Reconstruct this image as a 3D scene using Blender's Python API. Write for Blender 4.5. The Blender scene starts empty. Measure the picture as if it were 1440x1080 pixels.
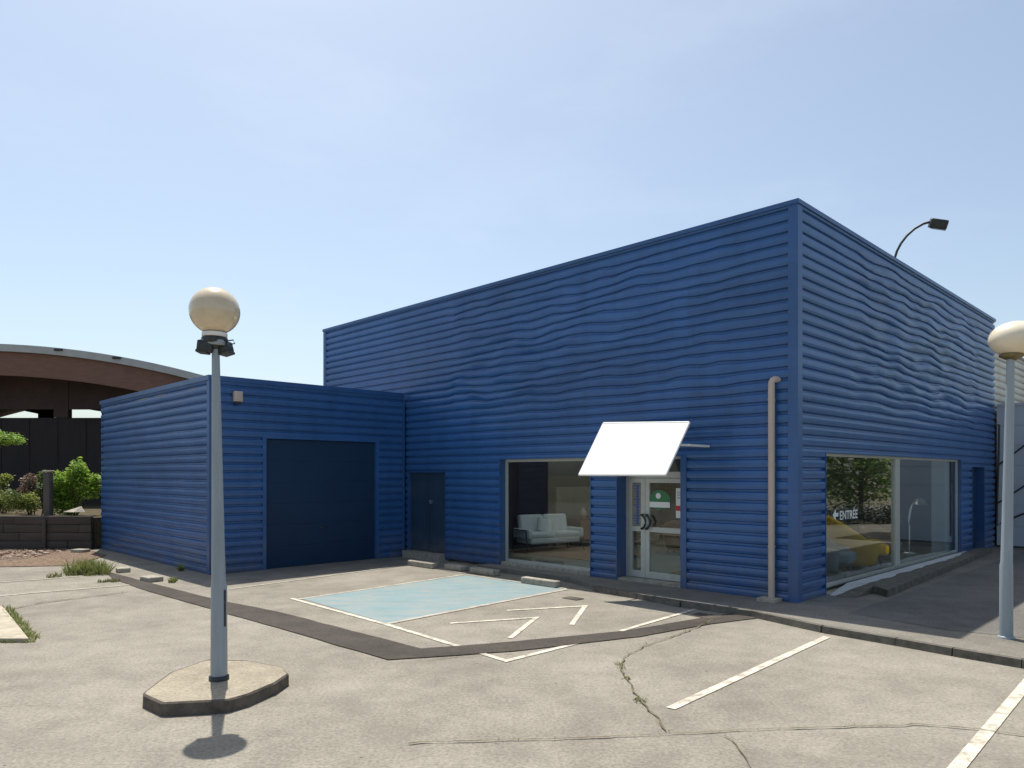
import bpy, bmesh, math, random
from mathutils import Vector, Matrix, noise
R = math.radians
random.seed(7)
sc = bpy.context.scene
COL = sc.collection

# ------------------------------------------------------------------ camera model (1440x1080 photo pixels)
F, CX, HY, H = 1019.0, 720.0, 667.0, 2.15
GZ = -0.10                                   # level of the car park; the pavement lies at 0
def g(px, py, z=GZ):                         # where a photo pixel meets the level z
    Y = F*(H-z)/(py-HY)
    return Vector(((px-CX)*Y/F, Y, z))
# ------------------------------------------------------------------ building frame
C0 = Vector((4.77, 12.10, 0))
D1 = Vector((-.7015, .7127, 0)).normalized()   # along the entrance front, away from the corner
D2 = Vector((.7127, .7015, 0)).normalized()    # along the shop window side, away from the corner
def P(u, v, z=0): return C0 + D1*u + D2*v + Vector((0, 0, z))
def UV(p): q = p-C0; return q.dot(D1), q.dot(D2)
def U(x, v=0):
    b = C0+D2*v; r = (x-CX)/F
    return (b.x-r*b.y)/(r*D1.y-D1.x)
def V(x, u=0):
    b = C0+D1*u; r = (x-CX)/F
    return (b.x-r*b.y)/(r*D2.y-D2.x)

# ------------------------------------------------------------------ node helpers
def mat(name):
    m = bpy.data.materials.new(name); m.use_nodes = True
    nt = m.node_tree; b = nt.nodes['Principled BSDF']
    return m, nt, b
def nd(nt, typ, **kw):
    n = nt.nodes.new(typ)
    for k, v in kw.items():
        if k in n.inputs: n.inputs[k].default_value = v
        else: setattr(n, k, v)
    return n
def coords(nt, scale=(1, 1, 1)):
    t = nt.nodes.new('ShaderNodeNewGeometry'); mp = nt.nodes.new('ShaderNodeMapping')
    mp.inputs['Scale'].default_value = scale
    nt.links.new(t.outputs['Position'], mp.inputs['Vector']); return mp.outputs[0]
def nz(nt, scale, detail=4, rough=.6, vec=None, stretch=(1, 1, 1)):
    n = nt.nodes.new('ShaderNodeTexNoise')
    n.inputs['Scale'].default_value = scale; n.inputs['Detail'].default_value = detail; n.inputs['Roughness'].default_value = rough
    nt.links.new(vec or coords(nt, stretch), n.inputs['Vector']); return n.outputs['Fac']
def ramp(nt, src, stops):
    r = nt.nodes.new('ShaderNodeValToRGB'); e = r.color_ramp.elements
    while len(e) < len(stops): e.new(.5)
    for i, (p, c) in enumerate(stops):
        e[i].position = p; e[i].color = (c[0], c[1], c[2], 1) if not isinstance(c, (int, float)) else (c, c, c, 1)
    nt.links.new(src, r.inputs[0]); return r.outputs[0]
def mix(nt, a, b, fac, mode='MIX'):
    m = nt.nodes.new('ShaderNodeMix'); m.data_type = 'RGBA'; m.blend_type = mode
    for s, i in ((a, 6), (b, 7)):
        if isinstance(s, tuple): m.inputs[i].default_value = (*s[:3], 1)
        else: nt.links.new(s, m.inputs[i])
    if isinstance(fac, (int, float)): m.inputs[0].default_value = fac
    else: nt.links.new(fac, m.inputs[0])
    return m.outputs[2]
def bump(nt, b, src, strength=.3, dist=.01):
    n = nt.nodes.new('ShaderNodeBump'); n.inputs['Strength'].default_value = strength; n.inputs['Distance'].default_value = dist
    nt.links.new(src, n.inputs['Height']); nt.links.new(n.outputs[0], b.inputs['Normal'])
def simple(name, col, rough=.6, metal=0, var=.25, scale=6, bstr=0, bscale=40, spec=.5, stretch=(1, 1, 1)):
    m, nt, b = mat(name)
    f = nz(nt, scale, 5, .65, stretch=stretch)
    lo = tuple(c*(1-var) for c in col); hi = tuple(min(1, c*(1+var)) for c in col)
    nt.links.new(ramp(nt, f, [(.3, lo), (.7, hi)]), b.inputs['Base Color'])
    b.inputs['Roughness'].default_value = rough; b.inputs['Metallic'].default_value = metal
    b.inputs['Specular IOR Level'].default_value = spec
    if bstr: bump(nt, b, nz(nt, bscale, 6, .7), bstr)
    return m

# ------------------------------------------------------------------ materials
def asphalt(name, lo, hi, speck=(.09, .42), big=.5, sp=.55):
    m, nt, b = mat(name)
    large = nz(nt, .35, 6, .62); mid = nz(nt, 2.3, 6, .7)
    base = mix(nt, ramp(nt, large, [(.40, lo), (.58, hi)]), ramp(nt, mid, [(.3, tuple(c*.82 for c in lo)), (.7, tuple(c*1.1 for c in hi))]), .5)
    fine = nz(nt, 85, 3, .75); fine2 = nz(nt, 30, 2, .6)
    base = mix(nt, base, ramp(nt, fine, [(.3, speck[0]), (.5, .3), (.72, speck[1])]), sp*.85, 'OVERLAY')
    base = mix(nt, base, ramp(nt, fine2, [(.32, .3), (.5, .5), (.7, .66)]), sp*1.0, 'OVERLAY')
    st = nz(nt, .8, 8, .75)                                  # old oil and tyre stains
    base = mix(nt, base, tuple(c*.66 for c in lo), ramp(nt, st, [(.50, 0), (.72, .55)]))
    v = nt.nodes.new('ShaderNodeTexVoronoi'); v.inputs['Scale'].default_value = 2.1
    nt.links.new(coords(nt), v.inputs['Vector'])             # loose dark specks
    base = mix(nt, base, (.06, .05, .04), ramp(nt, v.outputs['Distance'], [(.022, .75), (.04, 0)]))
    nt.links.new(base, b.inputs['Base Color']); b.inputs['Roughness'].default_value = .93; b.inputs['Specular IOR Level'].default_value = .2
    bump(nt, b, fine, .45, .006)
    return m
M = {}
M['asphalt'] = asphalt('asphalt_tan', (.240, .216, .176), (.360, .327, .272))
M['patch'] = asphalt('asphalt_patch', (.065, .056, .048), (.105, .090, .077), big=.3)
M['pavement'] = asphalt('pavement_concrete', (.20, .18, .15), (.29, .265, .225))
M['drive'] = asphalt('drive_asphalt', (.15, .14, .125), (.23, .215, .19))
M['dirt'] = asphalt('verge_dirt', (.14, .12, .07), (.24, .21, .14))
def paint(name, col, wear_lo, wear_hi, under=(.26, .225, .18), sc1=5, stretch=(1, 1, 1)):
    m, nt, b = mat(name)
    w = nz(nt, sc1, 8, .78, stretch=stretch); f = nz(nt, 70, 3, .7)
    c = mix(nt, col, tuple(x*.86 for x in col), ramp(nt, nz(nt, 1.4, 5, .6), [(.35, 0), (.65, 1)]))
    c = mix(nt, c, under, ramp(nt, w, [(wear_lo, 0), (wear_hi, .9)]))
    c = mix(nt, c, ramp(nt, f, [(.3, .28), (.5, .5), (.7, .7)]), .25, 'OVERLAY')
    nt.links.new(c, b.inputs['Base Color']); b.inputs['Roughness'].default_value = .8; b.inputs['Specular IOR Level'].default_value = .25
    bump(nt, b, f, .3, .004)
    return m
M['line'] = paint('line_paint', (.66, .61, .50), .44, .62, sc1=7)
M['line_faded'] = paint('line_paint_faded', (.47, .43, .36), .42, .62)
M['bay'] = paint('bay_paint', (.135, .265, .305), .28, .62, under=(.27, .285, .265), sc1=2.4, stretch=(.7, 1.9, 1))
M['crack'] = simple('crack_dirt', (.12, .10, .06), .95, var=.6, scale=9)
M['stain'] = paint('powder_stain', (.50, .50, .51), .56, .66, under=(.2, .18, .155), sc1=4)

def cladding(name, col, rough=.42):
    m, nt, b = mat(name)
    n1 = nz(nt, .5, 4, .6); n2 = nz(nt, 3.0, 5, .7, stretch=(1, 1, .12)); n3 = nz(nt, 1.1, 6, .7, stretch=(.3, .3, 2.2))
    c = ramp(nt, n1, [(.3, tuple(x*.88 for x in col)), (.7, tuple(x*1.12 for x in col))])
    c = mix(nt, c, tuple(x*.72 for x in col), ramp(nt, n2, [(.45, 0), (.72, .75)]))
    c = mix(nt, c, (col[0]*1.5+.012, col[1]*1.25+.012, col[2]*1.1+.01), ramp(nt, n3, [(.5, 0), (.75, .6)]))
    ge = nt.nodes.new('ShaderNodeNewGeometry'); sx = nt.nodes.new('ShaderNodeSeparateXYZ'); nt.links.new(ge.outputs['Position'], sx.inputs[0])
    def cell(src, size):
        m1 = nt.nodes.new('ShaderNodeMath'); m1.operation = 'DIVIDE'; m1.inputs[1].default_value = size; nt.links.new(src, m1.inputs[0])
        m2 = nt.nodes.new('ShaderNodeMath'); m2.operation = 'FLOOR'; nt.links.new(m1.outputs[0], m2.inputs[0]); return m2.outputs[0]
    cb = nt.nodes.new('ShaderNodeCombineXYZ'); nt.links.new(cell(sx.outputs[0], 3.3), cb.inputs[0]); nt.links.new(cell(sx.outputs[2], .95), cb.inputs[2])
    wn = nt.nodes.new('ShaderNodeTexWhiteNoise'); nt.links.new(cb.outputs[0], wn.inputs[0])
    c = mix(nt, c, ramp(nt, wn.outputs['Value'], [(0, .42), (1, .58)]), .45, 'OVERLAY')
    zr = nt.nodes.new('ShaderNodeMapRange'); zr.inputs[1].default_value = .75; zr.inputs[2].default_value = -.1; nt.links.new(sx.outputs[2], zr.inputs[0])
    du = nt.nodes.new('ShaderNodeMath'); du.operation = 'MULTIPLY'; nt.links.new(zr.outputs[0], du.inputs[0]); nt.links.new(ramp(nt, nz(nt, 2.2, 6, .7), [(.34, 0), (.70, .8)]), du.inputs[1])
    c = mix(nt, c, (.16, .15, .14), du.outputs[0])
    nt.links.new(c, b.inputs['Base Color']); b.inputs['Roughness'].default_value = rough
    b.inputs['Specular IOR Level'].default_value = .6
    bump(nt, b, nz(nt, 2.5, 3, .5), .12, .02)
    return m
M['blue'] = cladding('blue_cladding', (.025, .103, .292), .36)
M['blue_trim'] = cladding('blue_flashing', (.021, .086, .248), .36)
M['blue_door'] = simple('navy_door', (.009, .034, .085), .55, var=.06, scale=1.2, spec=.3)
M['green_door'] = cladding('dark_green_door', (.014, .042, .085), .5)
M['cream_clad'] = cladding('cream_cladding', (.50, .46, .40))
M['grey_clad'] = simple('grey_panels', (.42, .47, .53), .5, var=.05, scale=1.5, stretch=(1, 1, .3))
M['pole'] = simple('grey_painted_steel', (.27, .315, .35), .45, .0, .1, 5, stretch=(3, 3, .3))
M['dark'] = simple('dark_metal', (.035, .04, .042), .5, .2, .3, 20)
M['white_metal'] = simple('white_painted_metal', (.82, .81, .79), .4, 0, .03, 5)
M['collar'] = simple('white_plastic', (.75, .74, .72), .5, 0, .05)
M['brass'] = simple('old_brass', (.20, .16, .08), .45, .6, .2, 10)
M['alu'] = simple('pale_aluminium', (.47, .485, .45), .42, .25, .08, 8)
M['awning'] = simple('white_awning_sheet', (.90, .90, .89), .5, 0, .02, 3)
M['pipe'] = simple('beige_pvc', (.50, .41, .35), .5, 0, .07, 4, stretch=(1, 1, .3))
M['block'] = simple('rough_concrete', (.34, .31, .255), .95, 0, .3, 9, .6, 45, .2)
M['pale_conc'] = simple('pale_concrete', (.40, .355, .275), .95, 0, .22, 6, .5, 60, .2)
M['island_top'] = asphalt('island_gravel_concrete', (.29, .25, .19), (.43, .375, .285), speck=(.06, .5))
M['kerb_dark'] = simple('dark_kerb', (.125, .106, .088), .95, 0, .35, 7, .6, 40, .2)
M['ext_kerb'] = simple('kerb_concrete', (.13, .12, .10), .95, 0, .35, 7, .6, 40, .2)
M['roof'] = simple('roof_sheet', (.3, .3, .3), .7)
M['hall_edge'] = simple('zinc_roof_edge', (.42, .42, .40), .5, .1, .12, 2)
def wood(name, a, b_, sc_=(1, 1, 14), bst=.3):
    m, nt, b = mat(name)
    f = nz(nt, 1.6, 8, .75, stretch=sc_); f2 = nz(nt, .35, 3, .6)
    c = mix(nt, ramp(nt, f, [(.3, a), (.7, b_)]), tuple(x*.6 for x in a), ramp(nt, f2, [(.45, 0), (.7, .6)]))
    nt.links.new(c, b.inputs['Base Color']); b.inputs['Roughness'].default_value = .8; bump(nt, b, f, bst, .01)
    return m
M['glulam'] = wood('glulam_beam', (.155, .078, .053), (.25, .135, .095))
M['hall_wall'] = wood('dark_stained_boards', (.022, .016, .017), (.042, .030, .030), (14, 14, .6))
M['soffit'] = wood('soffit_boards', (.055, .034, .03), (.085, .05, .042), (1, 6, 1))
M['ret_wall'] = wood('retaining_timber', (.050, .039, .033), (.090, .070, .058), (.6, .6, 9), .5)
M['post'] = wood('grey_post', (.09, .08, .07), (.16, .14, .12), (9, 9, .6))
M['mulch'] = simple('bark_mulch', (.165, .115, .08), .95, 0, .65, 16, 1, 22, .2)
M['soil'] = simple('planted_soil', (.075, .06, .035), .95, 0, .5, 6, .8, 20, .2)
M['plum'] = simple('dark_plum_partition', (.030, .020, .030), .7, 0, .2, 3)
M['beige_wall'] = simple('beige_partition', (.24, .225, .185), .7, 0, .08, 3)
M['int_wall'] = simple('showroom_wall', (.085, .085, .085), .8, 0, .08, 2)
M['int_floor'] = simple('showroom_floor', (.20, .18, .145), .35, 0, .12, 1.5)
M['int_ceiling'] = simple('showroom_ceiling', (.16, .16, .155), .9, 0, .06, 2)
M['sofa'] = simple('pale_sofa_fabric', (.74, .77, .78), .95, 0, .06, 12, .3, 200, .2)
M['yellow'] = simple('mustard_fabric', (.74, .42, .02), .8, 0, .1, 10, .2, 150, .2)
M['grey_fab'] = simple('slate_fabric', (.19, .235, .26), .95, 0, .1, 10, .2, 150, .2)
M['cream_fab'] = simple('cream_fabric', (.58, .54, .44), .95, 0, .08, 10)
M['tan_fab'] = simple('tan_leather', (.28, .16, .09), .6, 0, .15, 8)
M['walnut'] = wood('walnut', (.10, .055, .03), (.17, .10, .06), (6, 6, 1))
M['chrome'] = simple('chrome_steel', (.72, .73, .74), .2, .9, .03)
m_, nt_, b_ = mat('added_skylight_sheet'); b_.inputs['Base Color'].default_value = (.75, .76, .74, 1)  # sheet of the added skylights, lets daylight into the showroom
t_ = nt_.nodes.new('ShaderNodeBsdfTranslucent'); t_.inputs[0].default_value = (.62, .64, .63, 1); x_ = nt_.nodes.new('ShaderNodeMixShader'); x_.inputs[0].default_value = .92
nt_.links.new(b_.outputs[0], x_.inputs[1]); nt_.links.new(t_.outputs[0], x_.inputs[2]); nt_.links.new(x_.outputs[0], nt_.nodes['Material Output'].inputs[0]); M['added_skylight'] = m_
M['white'] = simple('white_paper', (.78, .79, .77), .7, 0, .03)
M['green_paper'] = simple('green_sticker', (.05, .19, .075), .6, 0, .1)
M['red_paper'] = simple('red_band', (.55, .04, .04), .6, 0, .08)
M['blue_paper'] = simple('blue_lettering', (.05, .11, .34), .6, 0, .08)
M['ball_blue'] = simple('dusty_blue', (.10, .22, .36), .6, 0, .15)
M['bark'] = simple('bark', (.10, .075, .055), .95, 0, .4, 8, .8, 20, .2)
def globe_mat(name, col, low):
    m, nt, b = mat(name)
    f = nz(nt, 5, 5, .65)
    c = ramp(nt, f, [(.3, low), (.7, col)])
    nt.links.new(c, b.inputs['Base Color']); b.inputs['Roughness'].default_value = .22
    b.inputs['Subsurface Weight'].default_value = .25; b.inputs['Subsurface Radius'].default_value = (.2, .15, .08); b.inputs['Subsurface Scale'].default_value = .3
    b.inputs['Coat Weight'].default_value = .5; b.inputs['Coat Roughness'].default_value = .12
    return m
M['globe_old'] = globe_mat('aged_globe', (.70, .58, .40), (.56, .47, .33))
M['globe'] = globe_mat('yellowed_globe', (.80, .71, .55), (.73, .64, .48))
def glass(name, tint=(.80, .84, .83), refl=1.0):
    m = bpy.data.materials.new(name); m.use_nodes = True; nt = m.node_tree; nt.nodes.clear()
    o = nt.nodes.new('ShaderNodeOutputMaterial'); ms = nt.nodes.new('ShaderNodeMixShader')
    t = nt.nodes.new('ShaderNodeBsdfTransparent'); t.inputs[0].default_value = (*tint, 1)
    gl = nt.nodes.new('ShaderNodeBsdfGlossy'); gl.inputs['Roughness'].default_value = .015; gl.inputs[0].default_value = (.95, .97, .96, 1)
    fr = nt.nodes.new('ShaderNodeLayerWeight'); fr.inputs['Blend'].default_value = .5
    p5 = nt.nodes.new('ShaderNodeMath'); p5.operation = 'POWER'; p5.inputs[1].default_value = 5; ad = nt.nodes.new('ShaderNodeMath'); ad.operation = 'MULTIPLY_ADD'; ad.inputs[1].default_value = .96; ad.inputs[2].default_value = .04
    nt.links.new(fr.outputs['Facing'], p5.inputs[0]); nt.links.new(p5.outputs[0], ad.inputs[0])
    mu = nt.nodes.new('ShaderNodeMath'); mu.operation = 'MULTIPLY'; mu.use_clamp = True; mu.inputs[1].default_value = refl
    bp = nt.nodes.new('ShaderNodeBump'); bp.inputs['Strength'].default_value = .018; bp.inputs['Distance'].default_value = .05
    nt.links.new(nz(nt, 1.2, 2, .5), bp.inputs['Height']); nt.links.new(bp.outputs[0], gl.inputs['Normal'])
    nt.links.new(ad.outputs[0], mu.inputs[0]); nt.links.new(mu.outputs[0], ms.inputs[0])
    nt.links.new(t.outputs[0], ms.inputs[1]); nt.links.new(gl.outputs[0], ms.inputs[2]); nt.links.new(ms.outputs[0], o.inputs[0])
    return m
M['glass'] = glass('window_glass', (.88, .92, .91), 1.0)
M['glass_shop'] = glass('shop_window_glass', (.88, .92, .91), 1.25)
def leaf(name, cols, trans=.3):
    m, nt, b = mat(name)
    gi = nt.nodes.new('ShaderNodeNewGeometry')
    r = ramp(nt, gi.outputs['Random Per Island'], [(i/(len(cols)-1), c) for i, c in enumerate(cols)])
    f = nz(nt, 2.2, 3, .6); c = mix(nt, r, tuple(x*.75 for x in cols[0]), ramp(nt, f, [(.45, 0), (.65, .5)]))
    nt.links.new(c, b.inputs['Base Color']); b.inputs['Roughness'].default_value = .55
    o = nt.nodes['Material Output']; t = nt.nodes.new('ShaderNodeBsdfTranslucent'); ms = nt.nodes.new('ShaderNodeMixShader'); ms.inputs[0].default_value = trans
    nt.links.new(c, t.inputs[0]); nt.links.new(b.outputs[0], ms.inputs[1]); nt.links.new(t.outputs[0], ms.inputs[2]); nt.links.new(ms.outputs[0], o.inputs[0])
    return m
M['leaf_bright'] = leaf('bright_leaves', [(.13, .27, .035), (.26, .42, .05), (.42, .50, .08)], .45)
M['leaf_mid'] = leaf('mid_leaves', [(.05, .10, .025), (.10, .17, .04), (.19, .23, .06)])
M['leaf_hedge'] = leaf('hedge_leaves', [(.09, .15, .03), (.28, .33, .06), (.48, .46, .15)], .45)
M['leaf_dry'] = leaf('dry_leaves', [(.15, .10, .065), (.26, .17, .115), (.36, .27, .20)], .2)
M['leaf_tree'] = leaf('tree_leaves', [(.14, .26, .04), (.26, .40, .07), (.42, .50, .14)], .5)
M['leaf_dark'] = leaf('added_hedge_leaves', [(.012, .018, .012), (.02, .03, .02), (.03, .04, .025)], .1)  # near-black leaves of the added hedge, for a dark reflection
M['grass'] = leaf('weed_blades', [(.10, .13, .03), (.20, .22, .06), (.33, .30, .13)], .3)
M['grass_green'] = leaf('green_weed_blades', [(.12, .17, .04), (.22, .26, .07), (.42, .38, .16)], .3)

# ------------------------------------------------------------------ object helpers
def tag(o, label=None, cat=None, group=None, kind=None):
    if label: o['label'] = label
    if cat: o['category'] = cat
    if group: o['group'] = group
    if kind: o['kind'] = kind
    return o
def empty(name, loc, rz=0):
    o = bpy.data.objects.new(name, None); COL.objects.link(o); o.location = loc; o.rotation_euler[2] = rz
    o.empty_display_size = .2; return o
def origin(o):
    p = Vector((0, 0, 0))
    while o is not None: p += Vector(o.location); o = o.parent
    return p
class MB:
    """collects shapes; build() links them as ONE mesh object (world coordinates, or local with local=True)"""
    def __init__(s): s.v = []; s.f = []; s.sm = []
    def add(s, vs, fs, smooth=False):
        n = len(s.v); s.v += [Vector(a) for a in vs]; s.f += [tuple(i+n for i in f) for f in fs]; s.sm += [smooth]*len(fs)
    def hexa(s, b, t): s.add(list(b)+list(t), [(3, 2, 1, 0), (4, 5, 6, 7), (0, 1, 5, 4), (1, 2, 6, 5), (2, 3, 7, 6), (3, 0, 4, 7)])
    def box(s, c, d, rz=0):
        c = Vector(c); m = Matrix.Rotation(rz, 3, 'Z'); x, y, z = (a/2 for a in d)
        q = lambda i, j, k: c+m@Vector((i*x, j*y, k*z))
        s.hexa([q(-1, -1, -1), q(1, -1, -1), q(1, 1, -1), q(-1, 1, -1)], [q(-1, -1, 1), q(1, -1, 1), q(1, 1, 1), q(-1, 1, 1)])
    def ub(s, u0, u1, v0, v1, z0, z1):                      # box in building coordinates
        s.hexa([P(u0, v0, z0), P(u0, v1, z0), P(u1, v1, z0), P(u1, v0, z0)], [P(u0, v0, z1), P(u0, v1, z1), P(u1, v1, z1), P(u1, v0, z1)])
    def rbox(s, c, d, r=.03, rz=0, seg=3, rot=None):        # rounded box
        bm = bmesh.new(); bmesh.ops.create_cube(bm, size=1)
        for v in bm.verts: v.co = Vector((v.co.x*d[0], v.co.y*d[1], v.co.z*d[2]))
        bmesh.ops.bevel(bm, geom=bm.edges[:], offset=r, segments=seg, affect='EDGES', profile=.5)
        m = rot or Matrix.Rotation(rz, 3, 'Z'); bm.verts.index_update()
        s.add([Vector(c)+m@v.co for v in bm.verts], [[v.index for v in f.verts] for f in bm.faces], True); bm.free()
    def prism(s, poly, z0, z1):
        n = len(poly); vs = [Vector((p[0], p[1], z0)) for p in poly]+[Vector((p[0], p[1], z1)) for p in poly]
        s.add(vs, [tuple(range(n, 2*n)), tuple(reversed(range(n)))]+[(i, (i+1) % n, (i+1) % n+n, i+n) for i in range(n)])
    def tube(s, pts, rad, n=12, caps=True, smooth=True, ref=None):
        pts = [Vector(p) for p in pts]; rad = rad if isinstance(rad, (list, tuple)) else [rad]*len(pts)
        vs = []; ref = ref or Vector((0, 0, 1))
        for i, p in enumerate(pts):
            d = (pts[min(i+1, len(pts)-1)]-pts[max(i-1, 0)]).normalized()
            a = d.cross(ref)
            if a.length < .05: a = d.cross(Vector((1, 0, 0)))
            a.normalize(); b = d.cross(a)
            vs += [p+(a*math.cos(2*math.pi*k/n)+b*math.sin(2*math.pi*k/n))*rad[i] for k in range(n)]
        fs = [(i*n+k, i*n+(k+1) % n, (i+1)*n+(k+1) % n, (i+1)*n+k) for i in range(len(pts)-1) for k in range(n)]
        s.add(vs, fs, smooth)
        if caps: s.add(vs[:n], [tuple(range(n))]); s.add(vs[-n:], [tuple(range(n))])
    def lathe(s, c, prof, n=32, smooth=True):
        c = Vector(c); vs = [c+Vector((r*math.cos(2*math.pi*k/n), r*math.sin(2*math.pi*k/n), z)) for r, z in prof for k in range(n)]
        s.add(vs, [(i*n+k, i*n+(k+1) % n, (i+1)*n+(k+1) % n, (i+1)*n+k) for i in range(len(prof)-1) for k in range(n)], smooth)
    def build(s, name, m, parent=None, local=False):
        me = bpy.data.meshes.new(name); off = origin(parent) if (parent is not None and not local) else Vector((0, 0, 0))
        me.from_pydata([tuple(a-off) for a in s.v], [], s.f); me.materials.append(m)
        me.polygons.foreach_set('use_smooth', s.sm); me.update()
        bm = bmesh.new(); bm.from_mesh(me); bmesh.ops.recalc_face_normals(bm, faces=bm.faces[:]); bm.to_mesh(me); bm.free()
        o = bpy.data.objects.new(name, me); COL.objects.link(o)
        if parent is not None: o.parent = parent
        return o
def sheet(name, pts, z, m, kind='structure'):
    b = MB(); b.add([(p[0], p[1], z) for p in pts], [tuple(range(len(pts)))])
    return tag(b.build(name, m), kind=kind)
def strip(name, pts, w, z, m):                              # painted line: polyline of constant width with mitred corners
    pts = [Vector((p[0], p[1])) for p in pts]; L, Rr = [], []
    for i, p in enumerate(pts):
        a = (p-pts[i-1]).normalized() if i else (pts[1]-p).normalized()
        c = (pts[i+1]-p).normalized() if i < len(pts)-1 else a
        n = Vector((-a.y-c.y, a.x+c.x)).normalized(); k = w/2/max(.35, n.dot(Vector((-a.y, a.x))))
        L.append(p+n*k); Rr.append(p-n*k)
    b = MB(); n = len(pts)
    b.add([(q.x, q.y, z) for q in L]+[(q.x, q.y, z) for q in Rr], [(i, i+1, n+i+1, n+i) for i in range(n-1)])
    return tag(b.build(name, m), kind='structure')
def dup(o, loc=None, rz=None, parent=None):
    c = o.copy(); COL.objects.link(c)
    if parent is not None: c.parent = parent
    if loc is not None: c.location = loc
    if rz is not None: c.rotation_euler[2] = rz
    for ch in list(o.children): dup(ch, parent=c)
    return c

# ribbed cladding: one mesh, ribs are real geometry, openings left out, optional dents
RIB = .19
PROF = [(0, -.050), (.08, -.048), (.17, -.010), (.38, .001), (.60, .003), (.82, -.004), (.90, -.046)]
def clad(mb, fn, a0, a1, z0, z1, holes=(), wave=None, step=None, rib=RIB, depth=1.0):
    """fn(a, off, z): a along the wall, off outwards"""
    br = {a0, a1}
    for h in holes: br |= {h[0], h[1]}
    br = sorted(x for x in br if a0 <= x <= a1)
    if step:
        out = [br[0]]
        for x in br[1:]:
            k = max(1, int((x-out[-1])/step)); s0 = out[-1]
            out += [s0+(x-s0)*j/k for j in range(1, k+1)]
        br = out
    def off(z):
        t = ((z-z0)/rib) % 1.0; pr = PROF+[(1, -.050)]
        for (t0, o0), (t1, o1) in zip(pr, pr[1:]):
            if t <= t1: return (o0+(o1-o0)*(t-t0)/(t1-t0))*depth
        return -.050*depth
    lv = {round(z0, 5), round(z1, 5)}; k = 0
    while z0+k*rib < z1:
        for t, _ in PROF:
            z = z0+(k+t)*rib
            if z0 < z < z1-.002: lv.add(round(z, 5))
        k += 1
    for h in holes:
        for z in h[2:4]:
            if z0 < z < z1: lv.add(round(z, 5))
    lv = sorted(lv); na = len(br); vs = []
    for z in lv:
        for a in br:
            dz = do = 0
            if wave: dz, do = wave(a, z)
            vs.append(fn(a, off(z)+do, z+dz))
    fs = []
    for j in range(len(lv)-1):
        for i in range(na-1):
            ac, zc = (br[i]+br[i+1])/2, (lv[j]+lv[j+1])/2
            if any(h[0] < ac < h[1] and h[2] < zc < h[3] for h in holes): continue
            fs.append((j*na+i, j*na+i+1, (j+1)*na+i+1, (j+1)*na+i))
    mb.add(vs, fs)
def sstep(x, a, b):
    t = min(1, max(0, (x-a)/(b-a))); return t*t*(3-2*t)

# ------------------------------------------------------------------ THE SHOP BUILDING
ZT = 6.72
UE, VE = 15.29, V(1399)
shop = tag(empty('shop_building', P(UE/2, VE/2, 0)), 'tall blue ribbed metal shop building with shop windows and white awning', 'building')
OPT = 2.50
uw0, uw1 = U(830), U(703)                # front display window
ud0, ud1 = U(957), U(867.5)              # entrance
us0, us1 = U(626), U(574)                # service door
vw0, vw1 = V(1161.5), V(1351)            # shop window on the short side
vs0, vs1 = V(1367), V(1384)              # side door
def wave_front(a, z):
    w = sstep(a, .7, 1.6)*(1-sstep(a, U(640), U(628)))*sstep(z, 3.1, 4.2)*(1-sstep(z, 6.35, 6.6))
    if w <= 0: return 0, 0
    n = noise.noise(Vector((a*.75, z*1.5, 3.1))); n2 = noise.noise(Vector((a*1.7, z*2.6, 9.7)))
    return w*(.072*n+.042*n2+.016*noise.noise(Vector((a*3.2, z*4.5, 2)))), w*(.030*noise.noise(Vector((a*1.1, z*2.2, 21)))+.026*noise.noise(Vector((a*1.6, z*4.4, 33))))
def wave_side(a, z):
    w = sstep(a, 1.3, 3.2)*(1-sstep(a, 11.2, 12.0))*sstep(z, 2.9, 4.2)*(1-sstep(z, 6.35, 6.6))
    if w <= 0: return 0, 0
    n = noise.noise(Vector((a*.62, z*1.5, 43.1))); n2 = noise.noise(Vector((a*1.3, z*2.6, 59.7)))
    return w*(.080*n+.046*n2+.016*noise.noise(Vector((a*2.8, z*4.5, 7)))), w*(.032*noise.noise(Vector((a*.9, z*2.2, 71)))+.026*noise.noise(Vector((a*1.3, z*4.4, 83))))
b = MB()
ff = lambda a, o, z: P(a, -o, z)
fs_ = lambda a, o, z: P(-o, a, z)
clad(b, ff, .10, UE, -.04, ZT, [(uw0, uw1, -1, OPT), (ud0, ud1, -1, OPT), (us0, us1, -1, 2.20)], wave_front, .15)
b.build('front_cladding', M['blue'], shop)
b = MB()
clad(b, fs_, .10, VE, -.04, ZT, [(vw0, vw1, -1, 2.53), (vs0, vs1, -1, 2.35)], wave_side, .17)
b.build('side_cladding', M['blue'], shop)
b = MB()                                   # plain rear and far walls
b.ub(UE-.02, UE+.04, .05, VE, -.1, ZT); b.ub(.05, UE-.02, VE-.05, VE+.003, -.1, ZT-.02)
b.build('rear_wall', M['blue_trim'], shop)
b = MB()                                   # flashings: corner, ends, opening edges
b.add([P(.16, -.012, -.05), P(-.012, -.012, -.05), P(-.012, .16, -.05), P(.16, -.012, ZT), P(-.012, -.012, ZT), P(-.012, .16, ZT)], [(0, 1, 4, 3), (1, 2, 5, 4)])
b.build('corner_flashing', M['blue_trim'], shop)
b = MB(); b.ub(UE-.10, UE+.045, -.012, -.005, -.05, ZT); b.build('end_flashing', M['blue_trim'], shop)
b = MB(); b.ub(ud0-.13, ud0-.021, -.011, .02, -.05, OPT); b.build('door_flashing', M['blue_trim'], shop)
b = MB()
b.ub(-.03, UE+.06, -.035, .10, ZT-.045, ZT+.03); b.ub(-.03, .10, .10, VE+.02, ZT-.045, ZT+.03)
b.build('parapet_coping', M['blue_trim'], shop)
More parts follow.
